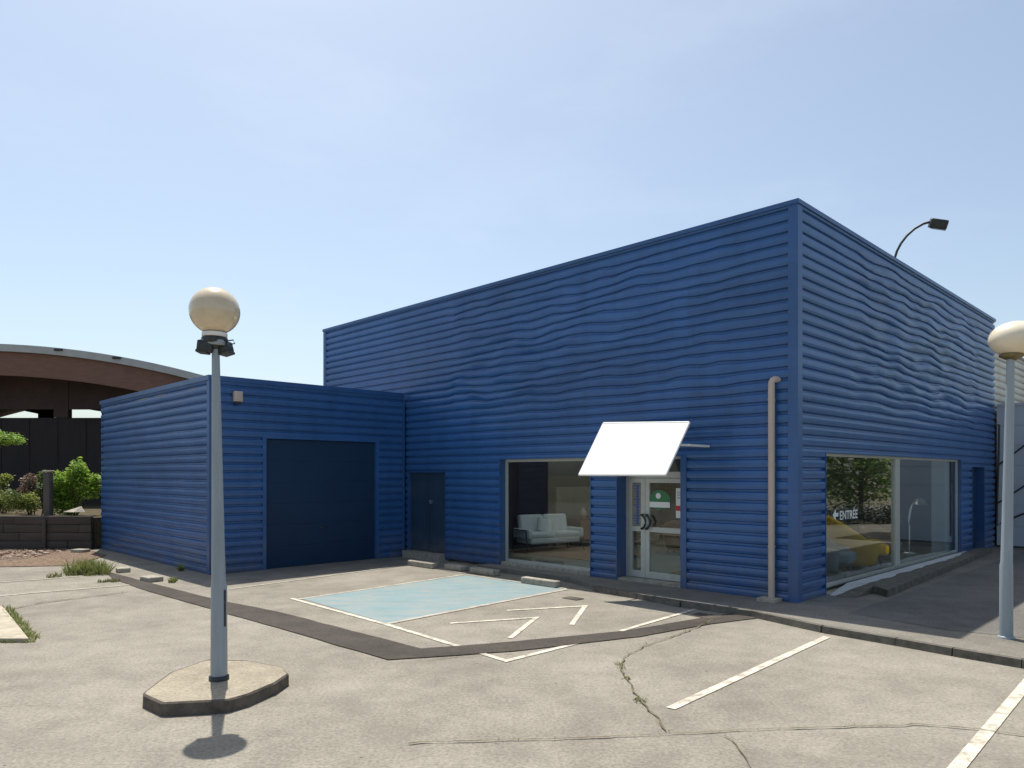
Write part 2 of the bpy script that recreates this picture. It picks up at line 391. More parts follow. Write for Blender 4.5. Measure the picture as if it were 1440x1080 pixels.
strips = [(.9, 3.6), (4.6, 7.2), (8.2, 10.8)]; uL, uR = .8, 9.2  # unseen roof openings, added to brighten the showroom
b = MB(); b.ub(.06, uL, .06, VE-.06, 6.3, 6.36); b.ub(uR, UE-.05, .06, VE-.06, 6.3, 6.36); e_ = .06
for (a_, c_) in strips+[(VE-.06, 0)]: b.ub(uL, uR, e_, a_, 6.3, 6.36); e_ = c_
b.build('roof', M['roof'], shop)
for (a_, c_) in strips:
    b = MB(); b.ub(uL-.05, uR+.05, a_-.05, c_+.05, 6.362, 6.368); b.build('added_skylight', M['added_skylight'], shop)
# reveals of the openings
def reveal(name, u0, u1, d, top, z0=-.05):
    b = MB(); o = .008
    b.add([P(u0-.02, -o, z0), P(u0, -o, z0), P(u0, -o, top), P(u1, -o, top), P(u1, -o, z0), P(u1+.02, -o, z0), P(u1+.02, -o, top+.02), P(u0-.02, -o, top+.02)]+
          [P(u0-.02, d, z0), P(u0, d, z0), P(u0, d, top), P(u1, d, top), P(u1, d, z0), P(u1+.02, d, z0), P(u1+.02, d, top+.02), P(u0-.02, d, top+.02)],
          [(0, 1, 2, 7), (2, 3, 6, 7), (3, 4, 5, 6), (8, 9, 10, 15), (10, 11, 14, 15), (11, 12, 13, 14)]+[(k, (k+1) % 8, (k+1) % 8+8, k+8) for k in range(8)])
    b.build(name, M['blue_trim'], shop)
reveal('window_reveal', uw0, uw1, .24, OPT); reveal('entrance_reveal', ud0, ud1, .36, OPT); reveal('service_door_reveal', us0, us1, .14, 2.20)
def reveal_v(name, v0, v1, d, top, z0=-.05):
    b = MB(); o = -.008
    b.add([P(o, v0-.02, z0), P(o, v0, z0), P(o, v0, top), P(o, v1, top), P(o, v1, z0), P(o, v1+.02, z0), P(o, v1+.02, top+.02), P(o, v0-.02, top+.02)]+
          [P(d, v0-.02, z0), P(d, v0, z0), P(d, v0, top), P(d, v1, top), P(d, v1, z0), P(d, v1+.02, z0), P(d, v1+.02, top+.02), P(d, v0-.02, top+.02)],
          [(0, 1, 2, 7), (2, 3, 6, 7), (3, 4, 5, 6), (8, 9, 10, 15), (10, 11, 14, 15), (11, 12, 13, 14)]+[(k, (k+1) % 8, (k+1) % 8+8, k+8) for k in range(8)])
    b.build(name, M['blue_trim'], shop)
reveal_v('shop_window_reveal', vw0, vw1, .12, 2.53); reveal_v('side_door_reveal', vs0, vs1, .25, 2.35)

# display window
w = MB(); w.ub(uw0, uw1, .18, .23, .08, .14); w.ub(uw0, uw1, .18, .23, OPT-.06, OPT); w.ub(uw1-.06, uw1, .18, .23, .14, OPT-.06); w.ub(uw0, uw0+.06, .18, .23, .14, OPT-.06)
dw = w.build('display_window', M['alu'], shop)
w = MB(); w.ub(uw0+.06, uw1-.06, .20, .206, .14, OPT-.06); w.build('glass', M['glass'], dw)
w = MB(); w.ub(uw0+.003, uw1-.003, .03, .30, -.06, .08); w.build('sill', M['block'], dw)

# entrance: transom frame, narrow leaf, wide leaf
dv = .31
ul = U(907, dv)
ent = MB(); ent.ub(ud0, ud1, dv, dv+.06, OPT-.05, OPT); ent.ub(ud0, ud1, dv, dv+.06, 2.08, 2.20); ent.ub(ud0, ud0+.05, dv, dv+.06, .05, OPT-.05); ent.ub(ud1-.05, ud1, dv, dv+.06, .05, OPT-.05)
en = ent.build('entrance_frame', M['alu'], shop)
w = MB(); w.ub(ud0+.05, ud1-.05, dv+.02, dv+.028, 2.20, OPT-.05); w.build('fanlight', M['glass'], en)
def leafdoor(u0, u1, side):
    d = MB(); s = .10; v0, v1 = dv+.004, dv+.054
    d.ub(u0, u0+s, v0, v1, .06, 2.07); d.ub(u1-s, u1, v0, v1, .06, 2.07)
    d.ub(u0+s, u1-s, v0, v1, .06, .19); d.ub(u0+s, u1-s, v0, v1, .99, 1.09); d.ub(u0+s, u1-s, v0, v1, 1.98, 2.07)
    o = d.build('door_leaf', M['alu'], shop)
    q = MB(); q.ub(u0+s, u1-s, dv+.025, dv+.032, .19, .99); q.ub(u0+s, u1-s, dv+.025, dv+.032, 1.09, 1.98); q.build('glass', M['glass'], o)
    hu = u1-.05 if side else u0+.05
    k = MB(); sg = -1 if side else 1
    k.tube([P(hu, dv+.005, 1.33), P(hu, dv-.05, 1.33)]+[P(hu+sg*.0-.11*math.sin(t*math.pi/12)**.6, dv-.06, 1.33-.28*t/12) for t in range(0, 13)]+[P(hu, dv-.05, 1.05), P(hu, dv+.005, 1.05)], .021, 8)
    k.build('handle', M['dark'], o)
    return o
la = leafdoor(ul+.004, ud1-.054, False)
lb = leafdoor(ud0+.054, ul-.004, True)
w = MB(); w.ub(ud0, ud1, .02, dv+.10, -.06, .05); w.build('door_threshold', M['block'], shop)
# notices stuck on the glass
w = MB(); x0, x1 = ul+.13, ud1-.17
random.seed(3)
for k in range(15):
    z = 1.13+k*.055; a = random.uniform(0, .05); w.ub(x0+a, x1-random.uniform(0, .07), dv+.020, dv+.023, z, z+random.choice((.018, .022, .03)))
w.ub(x0+.05, x0+.08, dv+.016, dv+.019, 1.13, 1.93); w.build('blue_vertical_lettering', M['blue_paper'], la)
w = MB(); w.ub(x0-.01, x1+.01, dv+.0235, dv+.0245, 1.10, 1.97); w.build('pale_vertical_strip', M['beige_wall'], la)
ug = U(927, dv)
w = MB(); c = P(ug, dv+.018, 1.64); w.add([c]+[c+D1*(.25*math.cos(t*.2618))+Vector((0, 0, .20*math.sin(t*.2618))) for t in range(24)], [(0, i+1, (i+1) % 24+1) for i in range(24)]); w.build('green_sticker', M['green_paper'], lb)
w = MB(); w.ub(ug-.24, ug+.24, dv+.011, dv+.014, 1.49, 1.60); w.build('white_strip', M['white'], lb)
w = MB(); c = P(ug+.03, dv+.011, 1.72); w.add([c]+[c+D1*(.06*math.cos(t*.5236))+Vector((0, 0, .06*math.sin(t*.5236))) for t in range(12)], [(0, i+1, (i+1) % 12+1) for i in range(12)]); w.build('white_emblem', M['white'], lb)
up = ud0+.054
w = MB(); w.ub(up+.02, up+.24, dv-.010, dv+.001, 1.30, 1.88); pn = w.build('white_notice', M['white'], lb)
w = MB(); w.ub(up+.019, up+.241, dv-.014, dv-.011, 1.44, 1.54); w.build('red_band', M['red_paper'], pn)
w = MB()
for k in range(3): w.ub(up+.05, up+.21, dv-.014, dv-.011, 1.68+k*.05, 1.71+k*.05)
w.build('grey_lines', M['grey_clad'], pn)

# awning
A0, A1 = 2.07, 4.06
CAMP = Vector((0, 0, H))
def awn(u, t, k=0):      # t 0 at hinge, 1 at the front edge
    zz = 3.20-.085*(1-(u-A0)/(A1-A0))*(1-t)-1.06*t; oo = .02+.78*t
    n = Vector((0, 0, .59))-D2*.80
    return CAMP+(P(u, -oo, zz)+n*k-CAMP)*.945      # held off the wall on brackets, out in the sun
w = MB(); q = [awn(A0, 0, -.015), awn(A1, 0, -.015), awn(A1, 1, -.015), awn(A0, 1, -.015)]; q2 = [awn(A0, 0, .02), awn(A1, 0, .02), awn(A1, 1, .02), awn(A0, 1, .02)]
w.hexa(q, q2); aw = w.build('awning', M['awning'], shop)
w = MB()
for u in (A0-.015, A1+.015): w.tube([awn(u, 0, .0), awn(u, 1, .0)], .022, 8)
w.tube([awn(A0-.015, 1, 0), awn(A1+.015, 1, 0)], .022, 8); w.tube([awn(A0-.015, 0, 0), awn(A1+.015, 0, 0)], .026, 8)
w.build('awning_frame', M['white_metal'], aw)
for u in (A0-.01, A1+.01):
    e = awn(u, .42, -.02); uu, vv = UV(e); h_ = awn(u+(.45 if u < 3 else -.3), 0.03, -.02); ub_, vb_ = UV(h_)
    w = MB(); w.tube([P(uu, .0, e.z), e], .022, 8); w.build('awning_stay', M['white_metal'], aw)
    w = MB(); w.tube([P(ub_, 0, h_.z), h_], .02, 8); w.build('awning_bracket', M['white_metal'], aw)

# service door
w = MB(); um = (us0+us1)/2
w.ub(us0, um-.005, .10, .13, .10, 2.19); w.ub(um+.005, us1, .10, .13, .10, 2.19)
for u in (us0+.05, um-.06, um+.04, us1-.07): w.ub(u, u+.02, .09, .10, .12, 2.15)
sd = w.build('service_door', M['green_door'], shop)
w = MB(); w.box(P(um-.09, .075, 1.42), (.05, .05, .09), .78); w.tube([P(um-.09, .09, 1.40), P(um-.09, .04, 1.40), P(um-.2, .04, 1.40)], .012, 6); w.build('handle', M['chrome'], sd)
w = MB(); w.ub(us0+.003, us1-.003, -.20, .09, -.12, .08); w.build('door_step', M['block'], sd)

# shop window on the short side
wd = .07
vm = V(1261, wd); vr = V(1344.5, wd)
w = MB(); w.ub(wd, wd+.05, vw0, vw1, .10, .17); w.ub(wd, wd+.05, vw0, vw1, 2.48, 2.53); w.ub(wd, wd+.05, vw0, vw0+.04, .17, 2.48); w.ub(wd, wd+.05, vw1-.05, vw1, .17, 2.48); w.ub(wd-.02, wd+.07, vm-.14, vm+.14, .17, 2.48)
sw = w.build('shop_window', M['alu'], shop)
for (a, c) in ((vw0+.04, vm-.14), (vm+.14, vw1-.05)):
    w = MB(); w.ub(wd+.02, wd+.028, a, c, .17, 2.48); w.build('glass', M['glass_shop'], sw)
w = MB(); w.ub(-.05, .14, vw0+.003, vw1-.003, -.06, .02); w.build('sill', M['block'], sw)
# lettering on the glass: arrow and ENTREE with accent
def text_mesh(body, size, at, xdir, m, name, parent):
    cu = bpy.data.curves.new(name, 'FONT'); cu.body = body; cu.size = size; cu.extrude = .0015; cu.offset = size*.012
    to = bpy.data.objects.new(name, cu); COL.objects.link(to); bpy.context.view_layer.update()
    me = bpy.data.meshes.new_from_object(to.evaluated_get(bpy.context.evaluated_depsgraph_get())); bpy.data.objects.remove(to)
    xd = Vector(xdir).normalized(); zd = Vector((0, 0, 1)); n = xd.cross(zd)
    off = origin(parent)
    for v in me.vertices: v.co = Vector(at)+xd*v.co.x+zd*v.co.y+n*v.co.z-off
    me.materials.clear(); me.materials.append(m); o = bpy.data.objects.new(name, me); COL.objects.link(o); o.parent = parent; return o
va, vb = V(1171, wd), V(1206.5, wd)
zl = 1.30
t = text_mesh('\u2190 ENTR\u00c9E'[2:], .235, P(wd-.0, va+.32, zl), D2, M['white'], 'entrance_lettering', sw)
xs = [v.co.x for v in t.data.vertices]
LS = (vb-va-.34)
bx = [(v.co+origin(sw)-P(wd, va+.32, zl)).dot(D2) for v in t.data.vertices]
k = LS/max(bx)
for v, x in zip(t.data.vertices, bx): v.co += D2*(x*(k-1))
w = MB(); a = va; zc = zl+.10
def pv(v_, z_): return P(wd, v_, z_)
w.add([pv(a, zc), pv(a+.14, zc+.11), pv(a+.14, zc+.035), pv(a+.26, zc+.035), pv(a+.26, zc-.035), pv(a+.14, zc-.035), pv(a+.14, zc-.11)], [(0, 1, 6), (2, 3, 4, 5)])
w.build('arrow_sign', M['white'], sw)
# side door
w = MB(); w.ub(.20, .24, vs0, vs1, -.02, 2.35); w.ub(.185, .20, vs0+.1, vs1-.1, .12, 1.05); w.ub(.185, .20, vs0+.1, vs1-.1, 1.2, 2.2)
sdr = w.build('side_door', M['blue_door'], shop)
w = MB(); w.tube([P(.20, vs0+.12, 1.05), P(.13, vs0+.12, 1.05), P(.13, vs0+.24, 1.05)], .014, 6); w.build('handle', M['dark'], sdr)
# downpipe
w = MB(); upipe = .42
w.tube([P(upipe, -.075, .05), P(upipe, -.075, 3.68), P(upipe-.004, -.072, 3.72), P(upipe-.016, -.06, 3.752), P(upipe-.036, -.035, 3.768), P(upipe-.07, .05, 3.77)], .056, 16, ref=D1.cross(Vector((0, 0, 1)))*.1+D1)
dp = w.build('downpipe', M['pipe'], shop)
for z in (.9, 2.3, 3.4):
    w = MB(); w.tube([P(upipe, -.075, z), P(upipe, -.075, z+.035)], .0605, 16); w.box(P(upipe, -.02, z+.017), (.05, .10, .03), math.atan2(D2.y, D2.x)+math.pi/2); w.build('pipe_clip', M['pipe'], dp)
w = MB(); w.ub(upipe-.16, upipe+.16, -.30, -.02, -.01, .055); w.build('pipe_foot', M['pale_conc'], dp)

# interior shell
w = MB(); w.ub(.16, 9.3, .33, 11.2, .03, .08); w.build('showroom_floor', M['int_floor'], shop)
w = MB(); w.ub(9.3, 9.36, .1, 11.2, .03, 3.05); w.ub(.1, 9.36, 11.2, 11.26, .03, 3.05)
w.ub(.10, uw0-.03, .34, .37, 0.03, 3.05) if False else None
w.build('showroom_wall', M['int_wall'], shop)
w = MB(); w.ub(8.95, 9.27, .45, 3.6, .08, 2.98); w.build('plum_partition', M['plum'], shop)
w = MB(); w.ub(8.75, 8.81, 3.72, 8.2, .08, 1.78); w.ub(6.2, 6.26, 5.0, 8.4, .08, 1.62) if False else None; w.build('beige_partition', M['beige_wall'], shop)
w = MB(); w.ub(.24, .55, V(1325, .3), V(1343, .3)+.1, .08, 2.98); w.build('showroom_pillar', M['grey_clad'], shop)
w = MB(); w.ub(3.4, 3.46, 5.6, 10.9, .08, 2.98); w.build('dark_display_partition', M['int_ceiling'], shop)

# ------------------------------------------------------------------ GARAGE ANNEXE
UA0, UA1, VA = 10.985, 19.13, -5.354
ZA = 4.34
ann = tag(empty('garage_annexe', P((UA0+UA1)/2, VA/2, GZ)), 'low blue ribbed annexe with wide dark navy garage door', 'building')
vg0, vg1 = V(374.5, UA0), V(529, UA0); ZG = 3.0
fa = lambda a, o, z: P(UA0-o, a, z)
fb = lambda a, o, z: P(a, VA-o, z)
b = MB(); clad(b, fa, VA+.08, -.06, GZ-.03, ZA, [(vg0, vg1, -1, ZG)], None, None, .195); b.build('garage_front', M['blue'], ann)
def wave_ann(a, z):
    return .012*noise.noise(Vector((a*.8, z*2, 5))), .012*noise.noise(Vector((a*1.1, z*1.6, 15)))
b = MB(); clad(b, fb, UA0+.08, UA1, GZ-.03, ZA, [], wave_ann, .3, .195); b.build('long_side', M['blue'], ann)
b = MB(); b.ub(UA0+.12, UA1-.04, VA+.056, VA+.10, GZ, ZA-.085); b.build('light_stop_lining', M['blue_trim'], ann)  # unseen sheet added behind the cladding to stop a light leak below the coping
b = MB(); b.ub(UA1-.03, UA1+.02, VA+.02, 0, GZ, ZA-.02); b.ub(UE+.06, UA1-.03, -.06, -.01, GZ, ZA-.02); b.build('rear_wall', M['blue_trim'], ann)
b = MB(); b.add([P(UA0-.012, VA+.12, GZ-.03), P(UA0-.012, VA-.012, GZ-.03), P(UA0+.12, VA-.012, GZ-.03), P(UA0-.012, VA+.12, ZA), P(UA0-.012, VA-.012, ZA), P(UA0+.12, VA-.012, ZA)], [(0, 1, 4, 3), (1, 2, 5, 4)])
b.build('corner_flashing', M['blue_trim'], ann)
b = MB(); b.ub(UA0-.06, UA0+.03, -.10, -.062, GZ, ZA-.09); b.build('junction_flashing', M['blue_trim'], ann)
b = MB(); b.ub(UA0-.035, UA0+.10, VA-.035, -.05, ZA-.08, ZA+.03); b.ub(UA0+.10, UA1+.03, VA-.035, VA+.10, ZA-.08, ZA+.03); b.build('parapet_coping', M['blue_trim'], ann)
b = MB(); b.ub(UA0+.05, UA1-.03, VA+.05, -.07, ZA-.2, ZA-.15); b.build('roof', M['roof'], ann)
b = MB(); t = .09
b.ub(UA0-.006, UA0+.10, vg0-t, vg0, GZ, ZG+t); b.ub(UA0-.006, UA0+.10, vg1, vg1+t, GZ, ZG+t); b.ub(UA0-.006, UA0+.10, vg0, vg1, ZG, ZG+t)
b.build('garage_frame', M['blue'], ann)
b = MB(); n = 6; hh = (ZG-GZ-.02)/n
for k in range(n): b.ub(UA0+.07, UA0+.11, vg0, vg1, GZ+.01+k*hh, GZ+.01+(k+1)*hh-.003)
b.ub(UA0+.11, UA0+.13, vg0, vg1, GZ, ZG)
gd = b.build('garage_door', M['blue_door'], ann)
b = MB(); b.tube([P(UA0+.07, (vg0+vg1)/2-.1, .82), P(UA0+.03, (vg0+vg1)/2-.1, .82), P(UA0+.03, (vg0+vg1)/2+.1, .82), P(UA0+.07, (vg0+vg1)/2+.1, .82)], .012, 6); b.build('handle', M['dark'], gd)
va_ = V(333, UA0)
b = MB(); b.rbox(P(UA0-.06, va_, 3.93), (.12, .20, .24), .02, math.atan2(D1.y, D1.x)); ab = b.build('alarm_box', M['pipe'], ann)
b = MB(); b.rbox(P(UA0-.06, va_, 3.785), (.09, .14, .05), .015, math.atan2(D1.y, D1.x)); b.build('alarm_lamp', M['dark'], ab)

# ------------------------------------------------------------------ GROUND
sheet('ground', [(-900, -300), (900, -300), (900, 1500), (-900, 1500)], GZ-.012, M['dirt'])
b = MB()
b.add([(-40, -25, GZ), (45, -25, GZ), (45, 48, GZ), (-40, 48, GZ)], [(0, 1, 2, 3)])
tag(b.build('car_park', M['asphalt']), kind='structure')
kerb = [g(x, y, 0) for x, y in ((838, 823), (900, 834), (961, 845), (1061, 858), (1160, 879), (1263, 896), (1343, 910), (1440, 926), (1760, 980))]
poly = [P(uw1+.35, .5), P(uw1+.35, -.42), P(uw0+.2, -.45)]+kerb+[Vector((30, 8, 0)), Vector((45, 25, 0)), Vector((25, 60, 0)), P(3, 22), P(3, .5)]
b = MB(); b.prism(poly, GZ-.05, 0); tag(b.build('pavement', M['pavement']), kind='structure')
# kerb stones along its edge
b = MB()
for i in range(len(kerb)-1):
    p, q = kerb[i], kerb[i+1]; d = (q-p); n = max(1, round(d.length/1.0)); e = Vector((d.y, -d.x, 0)).normalized()
    if e.y > 0: e = -e
    for k in range(n):
        a = p+d*(k/n)+d.normalized()*.006; c = p+d*((k+1)/n)-d.normalized()*.006; j = random.uniform(-.006, .004)
        b.hexa([a-e*.0+Vector((0, 0, GZ-.04)), c+Vector((0, 0, GZ-.04)), c+e*.10+Vector((0, 0, GZ-.04)), a+e*.10+Vector((0, 0, GZ-.04))], [a+Vector((0, 0, .003+j)), c+Vector((0, 0, .003+j)), c+e*.085+Vector((0, 0, .0+j)), a+e*.085+Vector((0, 0, .0+j))])
tag(b.build('kerb', M['ext_kerb']), kind='structure')
# darker drive beside the shop windows
sheet('side_drive', [g(1192, 862, 0), g(1330, 886, 0), Vector((9.6, 7.6, 0)), Vector((30, 20, 0)), Vector((24, 40, 0)), P(-.9, VE+.3), P(-.95, 1.9)], .004, M['drive'])
# raised concrete ledge along the shop window, and the powdery white stain on it
ZL = .13
b = MB(); n = 16; outer = [(-.86+.034*i*.9-.008*math.sin(i*1.9), 1.66+i*(9.7/n)) for i in range(n+1)]
b.prism([P(-.06, 1.95), P(-.60, 1.92)]+[P(u, v) for u, v in outer]+[P(-.06, outer[-1][1])], -.03, ZL)
b.add([P(-.06, 1.12, .002), P(-.50, 1.15, .002), P(-.52, 1.93, ZL-.002), P(-.06, 1.96, ZL-.002), P(-.52, 1.93, -.02)], [(0, 1, 2, 3), (1, 4, 2)])
tag(b.build('window_ledge', M['ext_kerb']), kind='structure')
b = MB(); inner = []; out = []; k = 160
for i in range(k):
    v = 1.14+i*(vw1-1.0)/(k-1); z = .006+(ZL)*min(1, max(0, (v-1.14)/.82)); t = i/(k-1)
    w_ = .30*(1-.35*t)*min(1, .35+i/22)*max(.15, 1-max(0, t-.85)/.15)+.07*noise.noise(Vector((v*1.6, 0, 1)))+.02*noise.noise(Vector((v*7, 0, 4)))
    inner.append(P(-.062, v, z)); out.append(P(-.062-max(.06, min(w_, .42)), v, z))
b.add(inner+out, [(i, i+1, k+i+1, k+i) for i in range(k-1)]); tag(b.build('white_stain', M['stain']), kind='structure')

# markings
Z1, Z2, Z3 = GZ+.004, GZ+.008, GZ+.012
G = lambda *pp: [g(x, y) for x, y in pp]
sheet('blue_bay', G((424, 842), (655, 809), (796, 828), (545, 877)), Z1, M['bay'])
strip('parking_line', G((420, 843), (652, 808.5)), .09, Z2, M['line_faded'])
strip('parking_line', G((410, 842), (545, 879), (712, 930), (812, 905)), .085, Z2, M['line'])
strip('parking_line', G((545, 877.5), (797, 829)), .10, Z2+.001, M['line_faded'])
strip('parking_line', G((655, 808.5), (797, 828.5)), .08, Z2+.002, M['line_faded'])
strip('parking_line', G((322, 829), (583, 793.5), (655, 807)), .08, Z2, M['line_faded'])
strip('parking_line', G((872, 888), (985, 855)), .08, Z2, M['line'])
strip('chevron', G((633, 877), (754, 869), (717, 898)), .08, Z2, M['line'])
strip('chevron', G((713, 859), (823, 852.5), (804, 879)), .08, Z2, M['line'])
strip('bay_line', G((943, 997), (1163, 896)), .10, Z2, M['line'])
strip('bay_line', G((1338, 1090), (1462, 940)), .11, Z2, M['line'])
strip('faded_line', G((-40, 842), (60, 833), (182, 823)), .10, Z2, M['line_faded'])
strip('faded_line', G((-40, 822), (60, 815), (112, 811)), .08, Z2, M['line_faded'])
rs_ = G((145, 803), (300, 843), (400, 863), (480, 884), (592, 913), (700, 905), (880, 888), (1000, 867), (1052, 862), (1066, 870), (1000, 878), (900, 896), (720, 917), (545, 929), (420, 892), (300, 858), (205, 831), (160, 815))
ro_ = []
for i_, p_ in enumerate(rs_):
    q_ = rs_[(i_+1) % len(rs_)]; k_ = max(1, int((q_-p_).length/.14)); d_ = (q_-p_).normalized()
    ro_ += [p_+(q_-p_)*(t_/k_)+Vector((-d_.y, d_.x, 0))*.018*noise.noise((p_+(q_-p_)*(t_/k_))*3.1) for t_ in range(k_)]
sheet('repair_strip', ro_, Z3, M['patch'])
# cracks
def crack(px, w, seed):
    random.seed(seed); pts = G(*px); L = []
    for p, q in zip(pts, pts[1:]):
        k = max(2, int((q-p).length/.10))
        L += [p+(q-p)*(i/k) for i in range(k)]
    L.append(pts[-1]); b = MB(); vs = []
    for i, p in enumerate(L):
        d = (L[min(i+1, len(L)-1)]-L[max(i-1, 0)]).normalized(); n = Vector((-d.y, d.x, 0))
        o = n*.045*noise.noise(Vector((p.x*5, p.y*5, seed))); ww = w*random.uniform(.25, 1.3)
        vs += [p+o+n*ww/2+Vector((0, 0, .0155)), p+o-n*ww/2+Vector((0, 0, .0155))]
    b.add(vs, [(2*i, 2*i+1, 2*i+3, 2*i+2) for i in range(len(L)-1)])
    tag(b.build('crack', M['crack']), kind='structure'); return L
c1 = crack(((938, 1030), (918, 1006), (900, 985), (882, 958), (873, 940), (877, 926), (905, 910), (955, 893), (1005, 872)), .022, 1)
c2 = crack(((575, 1046), (700, 1043), (800, 1041), (938, 1033), (1080, 1027), (1220, 1022), (1300, 1020), (1380, 1028), (1470, 1040)), .017, 2)
c3 = crack(((0, 860), (60, 848), (110, 842), (180, 833)), .035, 3)
c4 = crack(((545, 935), (640, 925), (720, 920)), .012, 4)
c5 = crack(((1020, 1036), (1040, 1055), (1060, 1085)), .010, 5)

# ------------------------------------------------------------------ weeds
def blades(b, c, n, rad, hgt, lean=.5, w=.006):
    for _ in range(n):
        a = random.uniform(0, 6.283); r = rad*math.sqrt(random.random()); p = Vector(c)+Vector((r*math.cos(a), r*math.sin(a), 0))
        h = hgt*random.uniform(.4, 1.15); d = Vector((random.gauss(0, lean), random.gauss(0, lean), 1)).normalized()
        s = Vector((random.gauss(0, 1), random.gauss(0, 1), 0)).normalized()*w*random.uniform(.6, 1.4)
        q = p+d*h*.55; e = p+d*h+Vector((d.x, d.y, -.3))*h*.25
        b.add([p-s, p+s, q+s*.8, q-s*.8, e], [(0, 1, 2, 3), (3, 2, 4)])
random.seed(11)
b = MB()
for L, dens, lo, hi in ((c1, 4, 0, 70), (c2, 1, 0, 999), (c3, 3, 0, 999)):
    for i, p in enumerate(L):
        if random.random() < .6:
            k = 1+2.2*max(0, noise.noise(Vector((p.x*2, p.y*2, 8))))
            blades(b, p+Vector((0, 0, .012)), int(dens*k*random.random()+.5), .03, .035*k, .8, .004)
for p in G((874, 940), (872, 935), (880, 955), (899, 985), (901, 988)): blades(b, p, 28, .06, .05, .8, .005)
tag(b.build('crack_weeds', M['grass']), 'sparse yellow green weeds growing in the tarmac cracks', 'weeds', kind='stuff')
def clump(px, py, n, rad, h, m, label, z=GZ, sx=1):
    c = g(px, py, z); b = MB()
    for k in range(max(1, int(n/60))):
        o = Vector((random.gauss(0, rad*.5)*sx, random.gauss(0, rad*.4), 0)); blades(b, c+o, 60, rad*.45, h*random.uniform(.6, 1.1), .45, .008)
    return tag(b.build('weed_clump', m), label, 'weeds', 'weed clumps at the building edges')
clump(124, 806, 1900, .36, .40, M['grass_green'], 'largest green weed clump, at the far corner of the blue annexe', sx=1.0)
clump(100, 809, 420, .32, .17, M['grass'], 'dry straw coloured weeds beside the largest green weed clump', sx=1.4)
clump(238, 818, 130, .16, .14, M['grass_green'], 'small weed clump right of the concrete blocks by the lamp post')
clump(253, 803, 90, .12, .28, M['grass_green'], 'thin tall weed against the long side of the annexe')
clump(163, 819, 180, .24, .09, M['grass'], 'low weeds at the left end of the dark repair strip', sx=1.5)
clump(336, 990, 40, .03, .13, M['grass_green'], 'tiny weed sprouting at the front kerb of the lamp island')

# ------------------------------------------------------------------ lamp island and left slab
isl_px = ((198, 975), (228, 989), (318, 984), (348, 976), (386, 960), (407, 947), (398, 937), (350, 928), (290, 927), (240, 944))
zi = .03
ip0 = [g(x, y, zi) for x, y in isl_px]; ip = []
for i_ in range(len(ip0)):                                  # corners rounded off once
    p_, q_ = ip0[i_], ip0[(i_+1) % len(ip0)]; ip += [p_+(q_-p_)*.07, p_+(q_-p_)*.93]
cen = sum(ip, Vector())/len(ip)
isl = tag(empty('lamp_island', (cen.x, cen.y, GZ)), 'raised octagonal concrete island around the lamp post base', 'traffic island')
b = MB(); inn = [cen+(p-cen)*.965 for p in ip]
b.prism([(p.x, p.y) for p in inn], GZ-.03, zi-.004); b.build('island_fill', M['island_top'], isl)
bk = []
for i in range(len(ip)):
    j = (i+1) % len(ip); z0 = Vector((0, 0, GZ-.03-zi)); e = (ip[j]-ip[i]).normalized()*.006
    bk.append((ip[i], inn[i]))
n = len(bk); b = MB(); z0 = Vector((0, 0, GZ-.03-zi)); jt = [Vector((random.uniform(-.008, .008), random.uniform(-.008, .008), random.uniform(-.005, .003))) for _ in bk]
b.add([p+z0 for p, _ in bk]+[p+(q-p).normalized()*.006+t+Vector((0, 0, -.016)) for (p, q), t in zip(bk, jt)]+[p+(q-p).normalized()*.022+t for (p, q), t in zip(bk, jt)]+[q-Vector((0, 0, .002)) for _, q in bk],
      [(r*n+i, r*n+(i+1) % n, (r+1)*n+(i+1) % n, (r+1)*n+i) for r in range(3) for i in range(n)])
b.build('kerb_ring', M['kerb_dark'], isl)
sl = [g(x, y, 0) for x, y in ((-60, 835), (4, 849), (40, 893), (-70, 893))]
b = MB(); b.prism([(p.x, p.y) for p in sl], GZ-.02, -.045); tag(b.build('concrete_slab', M['pale_conc']), 'pale concrete slab at the left edge fringed by weeds', 'slab')
b = MB(); random.seed(5)
for k in range(26):
    t = k/25; x = 8+t*38; y = 857+t*42; blades(b, g(x, y), 30, .09, .07+.05*random.random(), .6, .006)
for k in range(16): blades(b, g(44-k*3, 903), 14, .06, .06, .6, .005)
tag(b.build('slab_weeds', M['grass_green']), 'strip of weeds along the pale concrete slab edge', 'weeds', kind='stuff')

# concrete blocks
def make_block(L, wd_, h):
    b = MB(); b.rbox((0, 0, h/2), (L, wd_, h), .018, 0, 2)
    for v in b.v: v += Vector((noise.noise(v*4)*.012, noise.noise(v*4+Vector((9, 0, 0)))*.012, noise.noise(v*4+Vector((0, 9, 0)))*.006))
    return b
ang = math.atan2(D1.y, D1.x)
GB = 'loose concrete blocks along the building'
for (px, py, L, w_, h, a, lab, z) in (
    (594, 797, 1.0, .20, .13, ang, 'long dark concrete block below the service door', GZ),
    (641, 801.5, .62, .24, .13, ang, 'short pale concrete block right of the service door step', GZ),
    (681, 807.5, .80, .20, .13, ang, 'concrete block below the left edge of the display window', GZ),
    (760, 823, .95, .16, .13, ang+.02, 'concrete block at the right rear corner of the blue bay', GZ),
    (213, 817, .46, .30, .10, ang+.1, 'nearest concrete block beside the annexe, by the dark strip', GZ),
    (173, 804, .40, .28, .10, ang-.2, 'concrete block between big weed clump and another block', GZ),
    (113, 777, .42, .30, .10, ang+.5, 'concrete block on the bark mulch by the timber wall', GZ)):
    o = make_block(L, w_, h).build('concrete_block', M['block']); o.location = g(px, py, z); o.rotation_euler[2] = a
    tag(o, lab, 'block', GB)

